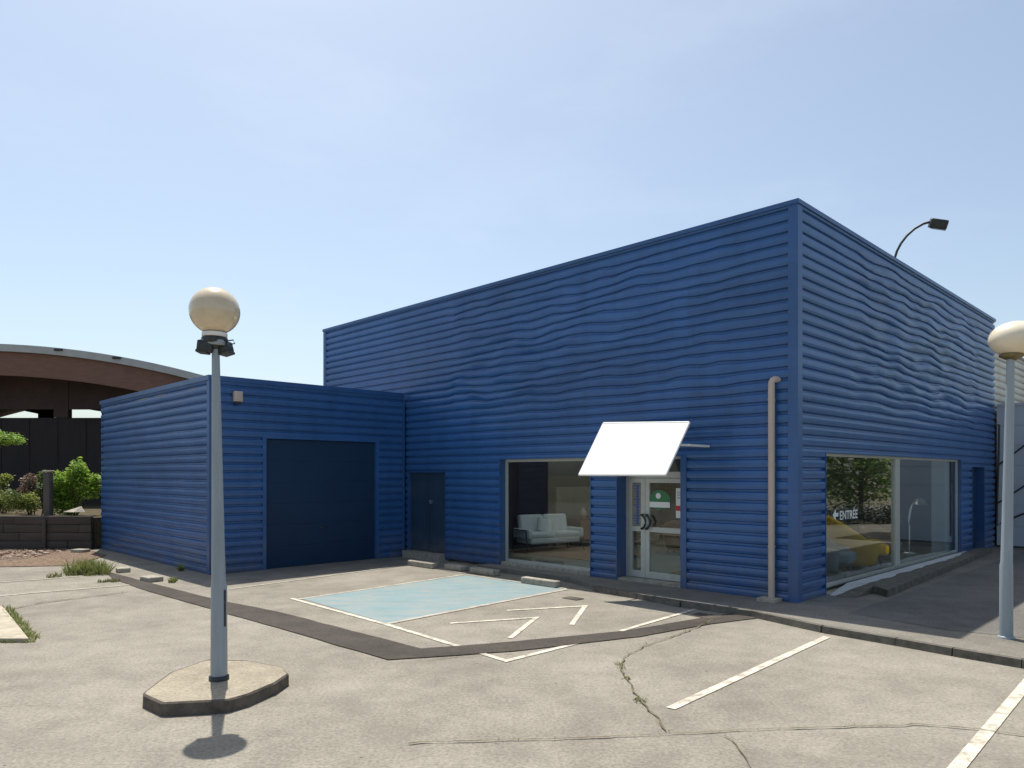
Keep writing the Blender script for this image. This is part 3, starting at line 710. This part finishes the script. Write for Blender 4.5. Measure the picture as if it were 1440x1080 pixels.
# small cast covers let into the tarmac
for px, py, w_, d_, lab in ((992, 866.5, .42, .30, 'dark rectangular cover in the tarmac by the kerb, near the downpipe'), (806, 842, .34, .22, 'small dark cover in the tarmac between the chevron tip and the kerb')):
    b = MB(); b.rbox((0, 0, .0), (w_, d_, .03), .004, 0, 1)
    for k_ in range(5): b.box((-w_*.36+k_*w_*.18, 0, .0165), (.02, d_*.7, .004))
    o = b.build('drain_cover', M['kerb_dark']); o.location = g(px, py); o.rotation_euler[2] = ang; tag(o, lab, 'drain cover', 'drain covers in the car park')

# ------------------------------------------------------------------ lamp posts
def sphere_prof(r, z0, sq=1.0, cut=.2, n=24):
    return [(r*math.sin(math.pi-(math.pi-cut)*i/n if i else math.pi-cut*0) if False else max(.001, r*math.sin(t)), z0+r*sq*math.cos(t)) for i in range(n+1) for t in [math.pi-cut-(math.pi-cut)*i/n]]
GL = 'globe lamp posts'
base = g(308, 955, zi)
lp = tag(empty('lamp_post', base), 'grey lamp post with yellowed globe on the octagonal island', 'street lamp', GL)
def at(x, y, z): return base+Vector((x, y, z))
b = MB(); b.tube([at(0, 0, 0), at(0, 0, .95), at(-.005, 0, 1.02), at(-.035, 0, 3.42)], [.083, .079, .069, .038], 16); po = b.build('pole', M['pole'], lp)
b = MB(); b.lathe(at(0, 0, 0), [(.10, 0), (.10, .035), (.085, .045)], 20); b.build('base_ring', M['dark'], lp)
b = MB(); b.rbox(at(.068, -.018, .74), (.022, .05, .38), .008, .35); b.build('access_door', M['dark'], po)
gc = at(-.045, 0, 3.81)
b = MB(); b.lathe(gc, sphere_prof(.250, 0, .97, .42), 40); b.build('globe', M['globe_old'], lp)
b = MB(); b.lathe(gc, [(.12, -.225), (.125, -.235), (.125, -.268), (.10, -.275)], 28); b.build('white_collar', M['collar'], lp)
b = MB(); b.lathe(gc, [(.02, -.27), (.118, -.272), (.13, -.285), (.13, -.33), (.10, -.345), (.04, -.40)], 24); b.build('dark_collar', M['dark'], lp)
for s, (dx, dy, rz, tl) in enumerate(((-.072, -.04, .12, .10), (.07, .05, -.2, -.25))):
    b = MB(); b.rbox(gc+Vector((dx, dy, -.375)), (.15, .15, .11), .015, rz, 2, Matrix.Rotation(rz, 3, 'Z')@Matrix.Rotation(tl, 3, 'Y'))
    b.rbox(gc+Vector((dx*1.45, dy, -.43)), (.11, .16, .03), .008, rz, 2, Matrix.Rotation(rz, 3, 'Z')@Matrix.Rotation(tl, 3, 'Y')); b.build('spotlight', M['dark'], lp)
b = MB(); b.tube([gc+Vector((.12, 0, -.31)), gc+Vector((.19, 0, -.30)), gc+Vector((.21, 0, -.335)), gc+Vector((.16, 0, -.345))], .007, 6); b.build('cable_loop', M['dark'], lp)
b = MB(); b.rbox(gc+Vector((0, -.06, -.335)), (.24, .10, .05), .012, 0, 2); b.build('control_gear', M['pole'], lp)

base2 = g(1415, 897, 0)
lq = tag(empty('lamp_post', base2), 'grey lamp post with cream globe on the pavement by the kerb', 'street lamp', GL)
def at2(x, y, z): return base2+Vector((x, y, z))
b = MB(); b.tube([at2(0, 0, 0), at2(0, 0, .95), at2(.005, 0, 1.0), at2(.058, 0, 3.70)], [.080, .077, .070, .046], 16); b.build('pole', M['pole'], lq)
b = MB(); b.lathe(at2(0, 0, 0), [(.10, 0), (.10, .02), (.082, .03)], 20); b.build('base_ring', M['pole'], lq)
gc2 = at2(.13, 0, 3.93)
b = MB(); b.lathe(gc2, sphere_prof(.315, 0, .74, .35), 40); b.build('globe', M['globe'], lq)
b = MB(); b.lathe(gc2+Vector((-.05, 0, 0)), [(.03, -.29), (.09, -.26), (.15, -.225), (.15, -.205)], 24); b.build('brass_collar', M['brass'], lq)

# ------------------------------------------------------------------ roof floodlight
vf = V(1262); fb_ = P(.12, vf+.05, ZT+.03)
fl = tag(empty('floodlight', fb_), 'dark floodlight on a curved arm above the blue roof edge', 'floodlight')
Yf = fb_.y
def fp(px, py): return Vector(((px-CX)*Yf/F, Yf, H+(HY-py)*Yf/F))
def fdir(px, py):      # arm bends outwards over the drive: measured in the plane of the arm
    q = fp(px, py); d = q.x-fb_.x; return Vector((fb_.x+d*.78, fb_.y-d*.26, fb_.z))+Vector((0, 0, (q.z-fp(1262, 342).z)*1.12+.20))
b = MB(); b.tube([fb_-Vector((0, 0, .1)), fdir(1262, 341), fdir(1268, 332), fdir(1277, 323), fdir(1289, 315), fdir(1302, 310), fdir(1315, 308)], .026, 10); b.build('arm', M['dark'], fl)
hc = fdir(1324, 312)
rot = Matrix.Rotation(-.30, 3, 'Z')@Matrix.Rotation(.25, 3, 'Y')@Matrix.Rotation(.35, 3, 'X')
b = MB(); b.rbox(hc, (.34, .26, .20), .03, 0, 3, rot); hd = b.build('lamp_head', M['dark'], fl)
b = MB(); b.rbox(hc+rot@Vector((.03, -.02, -.105)), (.27, .21, .02), .006, 0, 2, rot); b.build('lamp_lens', M['grey_clad'], hd)

# ------------------------------------------------------------------ neighbour on the right: cream cladding above a grey lean-to
nb = tag(empty('cream_building', P(1.0, VE+8, 0)), 'cream ribbed metal building beyond the blue shop', 'building')
b = MB(); clad(b, lambda a, o, z: P(.16-o, a, z), VE+.06, VE+18, 0, 6.05, [], None, None, .22); b.build('cream_cladding', M['cream_clad'], nb)
b = MB(); b.ub(.2, 8, VE+.06, VE+.10, 0, 6.0); b.ub(.2, 8, VE+17.9, VE+18, 0, 6.0); b.ub(.2, 8, VE+.1, VE+17.9, 5.7, 5.75); b.ub(.10, .3, VE+.05, VE+18, 6.05, 6.12); b.build('rear_shell', M['roof'], nb)
lt = tag(empty('grey_lean_to', P(-3, VE+1, 0)), 'pale grey panelled lean-to beyond the blue shop corner', 'shed')
b = MB()
for k in range(7): b.ub(-2.7, -.03, VE+.10, VE+.14, .05+k*.59, .05+(k+1)*.59-.01)
b.ub(-2.7, -.03, VE+.14, VE+.2, .02, 4.16)
b.build('panel_wall', M['grey_clad'], lt)
b = MB(); b.ub(-2.7, -.03, VE+.06, VE+4, 4.17, 4.24); b.build('roof', M['grey_clad'], lt)
b = MB(); b.ub(-2.7, -.03, VE+.08, VE+.2, -.02, .05); b.build('foot_shade_strip', M['dark'], lt)  # dark strip painting in the shade along the foot of the lean-to
b = MB(); b.ub(-2.7, -2.65, VE+.2, VE+4, 0, 4.16); b.ub(-2.7, -.03, VE+3.95, VE+4, 0, 4.16); b.build('rear_shell', M['roof'], lt)
# black rail fixed in front of it
vr_ = VE-.15
def rp(px, py):
    r = (px-CX)/F; b0 = P(0, vr_); t = (b0.x-r*b0.y)/(r*D1.y-D1.x); q = P(t, vr_); return Vector((q.x, q.y, H+(HY-py)*q.y/F))
rl = tag(empty('black_railing', rp(1403, 745)), 'black tubular railing in front of the grey lean-to', 'railing')
b = MB(); b.tube([rp(1400, 598), rp(1405, 597), rp(1404, 650), rp(1402.5, 700), rp(1401.5, 739), rp(1411, 734), rp(1440, 722)], .028, 8); b.build('rail_frame', M['dark'], rl)
for a_, c_ in (((1404, 654), (1452, 618)), ((1402.5, 708), (1452, 676))):
    b = MB(); b.tube([rp(*a_), rp(*c_)], .026, 8); b.build('rail', M['dark'], rl)
b = MB(); b.tube([rp(1452, 618), rp(1452, 760)], .03, 8); b.build('post', M['dark'], rl)

# ------------------------------------------------------------------ arched hall on the left
hall = tag(empty('arched_hall', (-22, 32, .8)), 'dark timber hall under a wide curved roof at the left', 'building')
def arch(X): return 7.56-.0142*(X+22.4)**2
XS = [-38+i*1.0 for i in range(31)]
def band(y0, y1, t0, t1, x0=-38, x1=-8, n=40):       # slab following the arch between two drops below its top
    b = MB(); xs = [x0+(x1-x0)*i/n for i in range(n+1)]
    for a, c in zip(xs, xs[1:]):
        b.hexa([(a, y0, arch(a)-t1), (c, y0, arch(c)-t1), (c, y1, arch(c)-t1), (a, y1, arch(a)-t1)], [(a, y0, arch(a)-t0), (c, y0, arch(c)-t0), (c, y1, arch(c)-t0), (a, y1, arch(a)-t0)])
    return b
band(29.9, 46, 0, .10).build('roof', M['hall_edge'], hall)
band(29.9, 29.98, .10, .30).build('roof_edge', M['hall_edge'], hall)
for X in (-18.7, -16.3):
    b = MB(); b.box((X, 29.86, arch(X)-.08), (.32, .07, .09)); b.build('roof_bracket', M['dark'], hall)
band(30.05, 30.30, .302, 1.28).build('arch_beam', M['glulam'], hall)
band(30.30, 45.9, .31, .38).build('soffit', M['soffit'], hall)
band(32.0, 32.2, .385, 2.0, -38, -8).build('inner_beam', M['soffit'], hall)
b = MB()
b.box((-23, 32.1, 2.72), (30, .12, 3.86))
for i in range(24): b.box((-37.6+i*1.25, 32.03, 2.7), (.05, .03, 3.8))
b.build('front_wall', M['hall_wall'], hall)
for X in (-35, -29.4, -24.2, -19.9, -14.2, -9):
    b = MB(); zt = arch(X)-.5; b.box((X, 32.12, (zt+4.655)/2), (.62 if X == -19.9 else .4, .3, zt-4.655)); b.build('column', M['soffit'], hall)
b = MB(); n = 30
for i in range(n):
    a, c = -37.8+29.6*i/n, -37.8+29.6*(i+1)/n
    b.hexa([(a, 32.0, 5.02), (c, 32.0, 5.02), (c, 32.16, 5.02), (a, 32.16, 5.02)], [(a, 32.0, max(5.03, arch(a)-1.99)), (c, 32.0, max(5.03, arch(c)-1.99)), (c, 32.16, max(5.03, arch(c)-1.99)), (a, 32.16, max(5.03, arch(a)-1.99))])
b.build('upper_boards', M['soffit'], hall)
# rear wall with two openings to the sky
k = 45.9/32.0; zb0 = 4.9
def bx_(px): return (px-CX)*45.9/F
b = MB()
X0, X1, X2, X3 = bx_(-90), bx_(54), bx_(76), bx_(150)
def zpx(py): return H+(HY-py)*45.9/F
b.box(((-45+X0)/2, 45.9, 3.8), (X0+45, .1, 6.2)) if X0 > -45 else None
b.box(((X1+X2)/2, 45.9, 3.8), (X2-X1, .1, 6.2)); b.box(((X3-8)/2, 45.9, 3.6), (-8-X3, .1, 6.2)); b.box(((X0+X3)/2, 45.95, 3.0), (X3-X0, .1, 4.4))
def lid(xa, xb, ya, yb):
    za, zb = zpx(ya), zpx(yb); b.hexa([(xa, 45.86, za), (xb, 45.86, zb), (xb, 45.96, zb), (xa, 45.96, za)], [(xa, 45.86, 8), (xb, 45.86, 8), (xb, 45.96, 8), (xa, 45.96, 8)])
lid(X0, bx_(32), 576.5, 577.5); lid(bx_(32), X1, 577.5, 582); lid(X2, bx_(82), 578, 575); lid(bx_(82), bx_(113), 575, 574); lid(bx_(113), X3, 574, 580)
b.build('rear_wall', M['hall_wall'], hall)
for xx in (-8.1, -37.9):
    b = MB(); b.box((xx, 39, 2.6), (.12, 13.8, 3.4)); b.build('side_wall', M['hall_wall'], hall)

# terrace, timber retaining wall, mulch
Yw = 21.8; ZW = .90
b = MB(); b.prism([(-45, Yw+.12), (-12.6, Yw+.12), (-11.0, Yw+2.2), (-7.5, 27), (-7.5, 47), (-45, 47)], GZ-.05, ZW-.06); tag(b.build('garden_terrace', M['soil']), kind='structure')
rw = tag(empty('retaining_wall', (-20, Yw, GZ)), 'low brown timber retaining wall below the garden', 'wall')
for k in range(4):
    b = MB(); x = -34
    while x < -12.7:
        L = min(random.uniform(2.2, 3.2), -12.62-x)
        b.rbox((x+L/2, Yw+random.uniform(-.012, .012), GZ+.125+k*.25), (L-.01, .14, .243), .012, 0, 2); x += L
    b.build('timber_course', M['ret_wall'], rw)
for X in (-14.0, -16.2, -18.4, -20.6):
    b = MB(); b.rbox((X, Yw-.11, GZ+.45), (.12, .08, .92), .01, 0, 2); b.build('wall_post', M['ret_wall'], rw)
sheet('mulch_bed', [(-34, Yw-.07), (-12.75, Yw-.07), g(150, 781), g(128, 789), g(95, 796), g(40, 797), g(-80, 799), (-34, 18)], GZ+.014, M['mulch'])
random.seed(21); b = MB()
for _ in range(2600):
    x = random.uniform(-20, -12.9); y = random.uniform(18.7, Yw-.1)
    p = Vector((x, y, GZ+.02)); s = random.uniform(.03, .07); r = Matrix.Rotation(random.uniform(0, 6.3), 3, 'Z')@Matrix.Rotation(random.gauss(0, .5), 3, 'X')
    pxl = CX+F*x/y; pyl = HY+F*(H-GZ)/y
    if pyl > 796 or pxl > 112: continue
    b.add([p+r@Vector(q)*s for q in ((-1, -.4, 0), (1, -.4, 0), (1, .4, .1), (-1, .4, .15))], [(0, 1, 2, 3)])
tag(b.build('bark_chips', M['leaf_dry']), 'brown bark chips and dry leaves below the timber wall', 'bark mulch', kind='stuff')

# ------------------------------------------------------------------ shrubs
def foliage(b, blobs, n, size, flat=1.0):
    tot = sum(r[0]*r[1]*r[2] for _, r in blobs)
    for c, r in blobs:
        for _ in range(int(n*r[0]*r[1]*r[2]/tot)):
            d = Vector((random.gauss(0, 1), random.gauss(0, 1), random.gauss(0, 1))).normalized(); k = random.random()**.45*random.uniform(.85, 1.12)
            k *= 1+.35*noise.noise(d*2.2+Vector(c))
            p = Vector(c)+Vector((d.x*r[0], d.y*r[1], d.z*r[2]))*k; s = size*random.uniform(.6, 1.4)
            m = Matrix.Rotation(random.uniform(0, 6.3), 3, 'Z')@Matrix.Rotation(random.gauss(0, .8)*flat, 3, 'X')@Matrix.Rotation(random.gauss(0, .5), 3, 'Y')
            b.add([p+m@Vector(q)*s for q in ((-.5, 0, 0), (0, -.28, .06), (.55, 0, 0), (0, .28, .06))], [(0, 1, 2, 3)])
def at_px(px, py, Y): return Vector(((px-CX)*Y/F, Y, H+(HY-py)*Y/F))
def shrub(name, label, blobs_px, Y, n, size, m, stems=5, cat='shrub', dry=False):
    s = 1/F*Y; blobs = [(at_px(x, y, Y+random.uniform(-.2, .2)), (rx*s, max(rx, ry)*s*.8, ry*s)) for x, y, rx, ry in blobs_px]
    c = sum((q for q, _ in blobs), Vector())/len(blobs); root = empty(name, (c.x, Y, ZW-.06)); tag(root, label, cat)
    b = MB(); foliage(b, blobs, n, size); b.build('foliage', m, root)
    b = MB()
    for k in range(stems):
        q, r = blobs[k % len(blobs)]; e = q+Vector((random.uniform(-.4, .4)*r[0], 0, random.uniform(-.1, .4)*r[2])); st = Vector((c.x+random.uniform(-.15, .15), Y, ZW-.08)); md = (st+e)/2+Vector((random.uniform(-.1, .1), 0, .05)); b.tube([st, md, e], [.022, .015, .006], 6)
    b.build('stems', M['bark'], root); return root
random.seed(31)
shrub('shrub', 'bright lime green leafy shrub against the blue annexe', [(110, 668, 15, 22), (86, 679, 17, 18), (125, 684, 17, 20), (100, 692, 20, 20), (84, 705, 14, 18), (98, 716, 12, 14), (74, 690, 9, 20), (137, 679, 8, 14)], 23.1, 5200, .105, M['leaf_bright'], 9)
shrub('shrub', 'reddish brown dry shrub left of the wooden post', [(43, 680, 12, 14), (35, 693, 10, 12), (50, 694, 9, 10)], 23.6, 1300, .085, M['leaf_dry'], 6)
shrub('shrub', 'small pale shrub in front of the dark hall wall', [(9, 672, 9, 7), (4, 680, 8, 8)], 25.2, 500, .09, M['leaf_hedge'], 3)
shrub('hedge', 'low trimmed yellow green hedge on top of the timber wall', [(x, 706, 14, 15) for x in range(-60, 54, 13)], 22.7, 6200, .065, M['leaf_hedge'], 6, 'hedge')
shrub('shrub', 'thin green stems climbing just left of the wooden post', [(60, 672, 6, 12), (57, 690, 5, 12)], 22.9, 420, .08, M['leaf_mid'], 3)
shrub('shrub', 'dark leafy ground shrub behind the low hedge', [(-20, 690, 18, 16), (14, 697, 14, 10), (30, 703, 12, 8)], 24.2, 1500, .10, M['leaf_mid'], 4)
# pine bough entering at the left edge: a small cloud-pruned pine
pc = at_px(-22, 700, 23.0); pt = tag(empty('pine_tree', (pc.x, 23.0, ZW-.06)), 'cloud pruned pine with a flat green pad at the left edge', 'tree')
b = MB(); b.tube([(pc.x, 23, ZW-.1), at_px(-26, 660, 23), at_px(-16, 632, 23), at_px(6, 622, 23)], [.07, .06, .045, .02], 8); b.tube([at_px(-16, 632, 23), at_px(-40, 600, 23)], [.05, .03], 8); b.build('trunk', M['bark'], pt)
b = MB(); foliage(b, [(at_px(8, 617, 23), (.52, .5, .22)), (at_px(-8, 614, 23), (.4, .4, .25)), (at_px(24, 621, 23), (.28, .3, .12)), (at_px(-42, 592, 23), (.6, .5, .25))], 3800, .075); b.build('crown', M['leaf_bright'], pt)
b = MB(); x = at_px(68, 700, 22.3).x; b.rbox((x, 22.3, (ZW+2.2)/2-.03), (.2, .2, 2.2-ZW+.06), .02, 0, 2); wp = b.build('wooden_post', M['post']); tag(wp, 'weathered wooden post with pale cap among the shrubs', 'post')
b = MB(); b.rbox((x, 22.3, 2.24), (.24, .24, .06), .015, 0, 2); cp = b.build('post_cap', M['pale_conc']); cp.parent = wp
b = MB(); q = at_px(108, 719, 22.0); b.add([q+Vector((-.42, 0, -.02)), q+Vector((.05, .15, .15)), q+Vector((.22, .05, -.02)), q+Vector((0, -.15, -.02))], [(0, 1, 3), (1, 2, 3), (0, 2, 1), (0, 3, 2)])
tag(b.build('grey_rock', M['block']), 'pale pointed rock on the wall top below the lime shrub', 'rock')

# ------------------------------------------------------------------ furniture inside
def build_sofa(loc, rz):
    r = empty('sofa', loc, rz); m = Matrix.Rotation(0, 3, 'Z')
    W = 1.75
    b = MB(); b.rbox((0, 0, .33), (W-.2, .80, .18), .05); b.build('seat_base', M['sofa'], r, True)
    for s in (-1, 1):
        b = MB(); b.rbox((s*.385, -.05, .46), (.76, .72, .15), .055); b.build('seat_cushion', M['sofa'], r, True)
        b = MB(); b.rbox((s*.385, .30, .73), (.75, .20, .50), .07, 0, 3, Matrix.Rotation(-.18, 3, 'X')); b.build('back_cushion', M['sofa'], r, True)
        b = MB(); b.rbox((s*(W/2-.06), 0, .50), (.13, .84, .26), .05); b.build('armrest', M['sofa'], r, True)
        b = MB(); x = s*(W/2+.01); b.tube([(x, .40, .0), (x, .38, .60), (x, -.30, .60), (x, -.42, 0)], .018, 8); b.build('steel_leg', M['dark'], r, True)
    b = MB(); b.rbox((-.05, .12, .68), (.42, .13, .40), .055, 0, 3, Matrix.Rotation(.3, 3, 'Y')@Matrix.Rotation(-.3, 3, 'X')); b.build('pillow', M['sofa'], r, True)
    return r
def build_tub(loc, rz, m, name='armchair'):
    r = empty(name, loc, rz); b = MB(); vs = []; n = 22; h = 9
    for j in range(h+1):
        t = j/h
        for i in range(n+1):
            a = math.pi*(-.12+1.24*i/n); hh = .10+.78*t*(.55+.45*math.sin(max(0, min(math.pi, a))))
            rr = .34+.14*t+.03*math.sin(t*3.14); vs.append((rr*math.cos(a)*1.05, rr*math.sin(a), hh))
    fs = [(j*(n+1)+i, j*(n+1)+i+1, (j+1)*(n+1)+i+1, (j+1)*(n+1)+i) for j in range(h) for i in range(n)]
    b.add(vs, fs, True); o = b.build('shell', m, r, True); md = o.modifiers.new('s', 'SOLIDIFY'); md.thickness = .09; md.offset = -1
    b = MB(); b.rbox((0, -.02, .36), (.66, .64, .20), .07); b.build('seat', m, r, True)
    for x in (-.25, .25):
        for y in (-.22, .25): b = MB(); b.tube([(x*1.1, y*1.1, 0), (x, y, .24)], [.014, .02], 8); b.build('leg', M['walnut'], r, True)
    return r
FL = .08
def gi(px, py): return g(px, py, FL)
s_ = build_sofa(Vector((.98, 19.55, FL)), .52); tag(s_, 'pale two seat sofa with black steel legs behind the display window', 'sofa')
t_ = build_tub(P(.72, V(1207, .72), FL), math.atan2(D2.y, D2.x)+.6, M['yellow']); tag(t_, 'mustard yellow tub armchair behind the shop window', 'armchair')
t_.scale = (1.5, 1.5, 1.3)
t2 = build_tub(P(.62, V(1172, .62), FL), math.atan2(D2.y, D2.x)+.2, M['grey_fab']); tag(t2, 'slate grey tub armchair left of the yellow one', 'armchair'); t2.scale = (1.15, 1.15, 1.1)
t3 = build_tub(P(1.0, V(1240, 1.0), FL), math.atan2(D2.y, D2.x)-.3, M['tan_fab']); tag(t3, 'brown leather tub armchair in the dark behind the shop window', 'armchair')
# chrome arc floor lamp
q = P(1.0, V(1278, 1.0), FL); r_ = tag(empty('floor_lamp', q), 'chrome arc floor lamp behind the shop window', 'floor lamp')
b = MB(); b.lathe(q, [(.001, .03), (.17, .03), (.18, 0)], 24); b.build('base', M['chrome'], r_)
b = MB(); b.tube([q+Vector((0, 0, .03)), q+Vector((0, 0, .7))]+[q+D2*(.9*(1-math.cos(t*.196)))+Vector((0, 0, .7+.75*math.sin(t*.196))) for t in range(1, 9)], .03, 10); b.build('arc', M['chrome'], r_)
b = MB(); b.lathe(q+D2*.9+Vector((0, 0, 1.25)), [(.03, .2), (.16, .12), (.20, 0)], 24); b.build('lamp_shade', M['chrome'], r_)
# table lamp, side tables, ball pouf, shelf inside
def table(loc, w_, d_, h, m, rz, name, label):
    r = tag(empty(name, loc, rz), label, 'table'); b = MB(); b.rbox((0, 0, h-.02), (w_, d_, .04), .01); b.build('table_top', m, r, True)
    for x in (-1, 1):
        for y in (-1, 1): b = MB(); b.tube([(x*(w_/2-.05), y*(d_/2-.05), 0), (x*(w_/2-.08), y*(d_/2-.08), h-.04)], .018, 8); b.build('leg', m, r, True)
    return r
table(P(5.6, 2.9, FL), 1.1, .6, .40, M['walnut'], .5, 'coffee_table', 'low walnut coffee table right of the pale sofa')
table(P(2.7, 2.6, FL), 1.3, .7, .74, M['walnut'], .8, 'dining_table', 'walnut table inside behind the glass entrance door')
b = MB(); b.lathe(P(2.75, 1.25, FL+.26), sphere_prof(.25, 0, .95, .3), 28); tag(b.build('pouf', M['ball_blue']), 'round dusty blue pouf inside the entrance', 'pouf')
q = P(8.45, 4.9, FL); sbd = tag(empty('sideboard', q), 'reddish brown sideboard in front of the beige partition', 'sideboard')
b = MB(); b.ub(8.2, 8.68, 4.1, 5.8, FL+.14, FL+.78); b.build('cabinet', M['walnut'], sbd)
for k in range(3): b = MB(); b.ub(8.18, 8.198, 4.12+k*.565, 4.66+k*.565, FL+.17, FL+.75); b.build('cabinet_door', M['tan_fab'], sbd)
for v in (4.2, 5.7):
    for u in (8.26, 8.62): b = MB(); b.tube([P(u, v, FL), P(u, v, FL+.14)], .02, 8); b.build('leg', M['dark'], sbd)
b = MB(); b.lathe(P(8.4, 4.5, FL+.78), [(.001, 0), (.07, 0), (.11, .10), (.10, .2), (.05, .28), (.06, .32)], 20); tag(b.build('vase', M['cream_fab']), 'cream vase standing on the reddish brown sideboard', 'vase')
q = P(6.9, 3.3, 2.36); pn_ = tag(empty('pendant_lamp', q), 'dark pendant lamp hanging above the pale sofa', 'lamp')
b = MB(); b.lathe(q, [(.24, 0), (.20, .10), (.10, .19), (.02, .22)], 28); b.build('lamp_shade', M['dark'], pn_)
b = MB(); b.lathe(q, [(.05, .10), (.07, .05), (.05, .0), (.001, -.02)], 16); b.build('bulb', M['white'], pn_)
b = MB(); b.tube([q+Vector((0, 0, .2)), q+Vector((0, 0, 3.9))], .008, 6); b.build('cable', M['dark'], pn_)
b = MB(); b.prism([P(5.6, 1.6)[:2], P(8.6, 1.6)[:2], P(8.6, 3.9)[:2], P(5.6, 3.9)[:2]], FL+.003, FL+.016); tag(b.build('rug', M['tan_fab']), 'brown rug under the pale sofa', 'rug')
sh = tag(empty('shelf_unit', P(7.4, 6.2, FL)), 'dark shelf unit with ornaments behind the beige partition', 'shelf'); b = MB()
for k in range(5): b.ub(7.2, 7.6, 5.2, 7.2, .08+k*.5, .11+k*.5)
for v in (5.18, 7.2): b.ub(7.2, 7.6, v, v+.03, .08, 2.2)
b.build('shelves', M['walnut'], sh)
tl = tag(empty('table_lamp', P(5.6, 2.9, FL+.40)), 'small pale table lamp on the low coffee table', 'lamp'); q = P(5.6, 2.9, FL+.40)
b = MB(); b.lathe(q, [(.09, 0), (.09, .02), (.02, .04), (.02, .3)], 16); b.build('base', M['chrome'], tl)
b = MB(); b.lathe(q, [(.16, .28), (.10, .52)], 24); b.build('lamp_shade', M['cream_fab'], tl)
for (uu, vv, h_, w_, m_, lab) in ((5.15, 4.6, 1.05, .9, 'tan_fab', 'tan leather armchair in front of the beige partition'), (2.9, 5.6, .9, .9, 'cream_fab', 'cream armchair deep inside the showroom behind the entrance')):
    a_ = build_tub(P(uu, vv, FL), 2.6, M[m_]); tag(a_, lab, 'armchair')

# ------------------------------------------------------------------ bushy trees across the drive (seen mirrored in the shop window)
def bushy(loc, h, cr, label):
    r = tag(empty('bushy_tree', loc), label, 'tree', 'bushy trees mirrored in the shop window'); b = MB(); bl = []
    loc = Vector(loc); b.tube([loc, loc+Vector((.05, .05, h*.4)), loc+Vector((0, 0, h*.8))], [.16, .11, .04], 8)
    for k in range(11):
        a = k*2.4; e = loc+Vector((math.cos(a)*cr*.55, math.sin(a)*cr*.55, h*(.22+.07*k))); bl.append((e, (cr*.5, cr*.5, h*.17))); b.tube([loc+Vector((0, 0, h*.1+h*.04*k)), e], [.05, .015], 5)
    b.build('trunk', M['bark'], r); b = MB(); foliage(b, bl, 6500, .21); b.build('crown', M['leaf_tree'], r)
random.seed(41)
for x, y, h, cr, lab in ((27.5, 20.6, 5.5, 1.9, 'rightmost bushy tree in the mirrored row across the drive'), (27, 23.6, 6.2, 2.1, 'tallest bushy tree mirrored above the entrance lettering'), (26.2, 26.8, 5.6, 1.9, 'bushy tree of the mirrored row nearest the mullion'), (29, 17.4, 5, 1.8, 'lowest bushy tree at the near end of the drive')):
    bushy((x, y, GZ), h, cr, lab)
hd_ = tag(empty('added_dark_hedge', (23.5, 22, GZ)), 'added low dark hedge across the drive, standing in for a dark shape mirrored behind the lettering', 'hedge')  # out of view, added to darken the reflection behind the lettering
b = MB(); foliage(b, [(Vector((23.5+.15*i, 19+i*.8, .35)), (.6, .7, .55)) for i in range(8)], 7000, .10); b.build('foliage', M['leaf_dark'], hd_)
b = MB(); b.tube([(23.5, 19, GZ), (23.5, 19, .4)], .04, 6); b.tube([(24.5, 24.6, GZ), (24.5, 24.6, .4)], .04, 6) if False else None; b.build('stem', M['bark'], hd_)

# ------------------------------------------------------------------ light, sky, camera
EL, AZ = 67.3, -22.5
wd_ = bpy.data.worlds.new('World'); sc.world = wd_; wd_.use_nodes = True
nt = wd_.node_tree; bg = nt.nodes['Background']; sk = nt.nodes.new('ShaderNodeTexSky'); sk.sky_type = 'NISHITA'; sk.sun_disc = False
sk.sun_elevation = R(EL); sk.sun_rotation = R(AZ); sk.air_density = 1.0; sk.dust_density = 2.0; sk.ozone_density = 1.0; sk.altitude = 100
hs = nt.nodes.new('ShaderNodeHueSaturation'); hs.inputs['Saturation'].default_value = .82; nt.links.new(sk.outputs[0], hs.inputs['Color'])
tc = nt.nodes.new('ShaderNodeTexCoord'); c1_ = nz(nt, 2.2, 7, .62, vec=None)          # thin high haze
mp_ = nt.nodes.new('ShaderNodeMapping'); mp_.inputs['Scale'].default_value = (1, 1, 3.2); mp_.inputs['Rotation'].default_value = (.2, .15, .4); nt.links.new(tc.outputs['Generated'], mp_.inputs[0])
nt.links.new(mp_.outputs[0], c1_.node.inputs['Vector'])
tint = mix(nt, hs.outputs[0], (.96, 1.0, .985), 1.0, 'MULTIPLY')
cl = mix(nt, tint, (6.3, 6.75, 7.3), ramp(nt, c1_, [(.50, 0), (.85, .16)]))
nt.links.new(cl, bg.inputs[0]); bg.inputs[1].default_value = .118
sun = bpy.data.lights.new('sun', 'SUN'); sun.energy = 4.3; sun.angle = R(.53); sun.color = (1, .955, .87)
so = bpy.data.objects.new('sun', sun); COL.objects.link(so)
sd_ = Vector((math.sin(R(AZ))*math.cos(R(EL)), math.cos(R(AZ))*math.cos(R(EL)), math.sin(R(EL))))
so.rotation_euler = sd_.to_track_quat('Z', 'Y').to_euler(); so.location = (0, 0, 30)
cam = bpy.data.cameras.new('camera'); co = bpy.data.objects.new('camera', cam); COL.objects.link(co); sc.camera = co
co.location = (0, 0, H); co.rotation_euler = (R(90), 0, 0); cam.sensor_width = 36; cam.lens = F/1440*36; cam.shift_y = (HY-540)/1440; cam.clip_start = .05; cam.clip_end = 3000
sc.view_settings.view_transform = 'Standard'; sc.view_settings.look = 'None'; sc.view_settings.exposure = 0.46; sc.view_settings.gamma = 1; sc.view_settings.use_curve_mapping = False
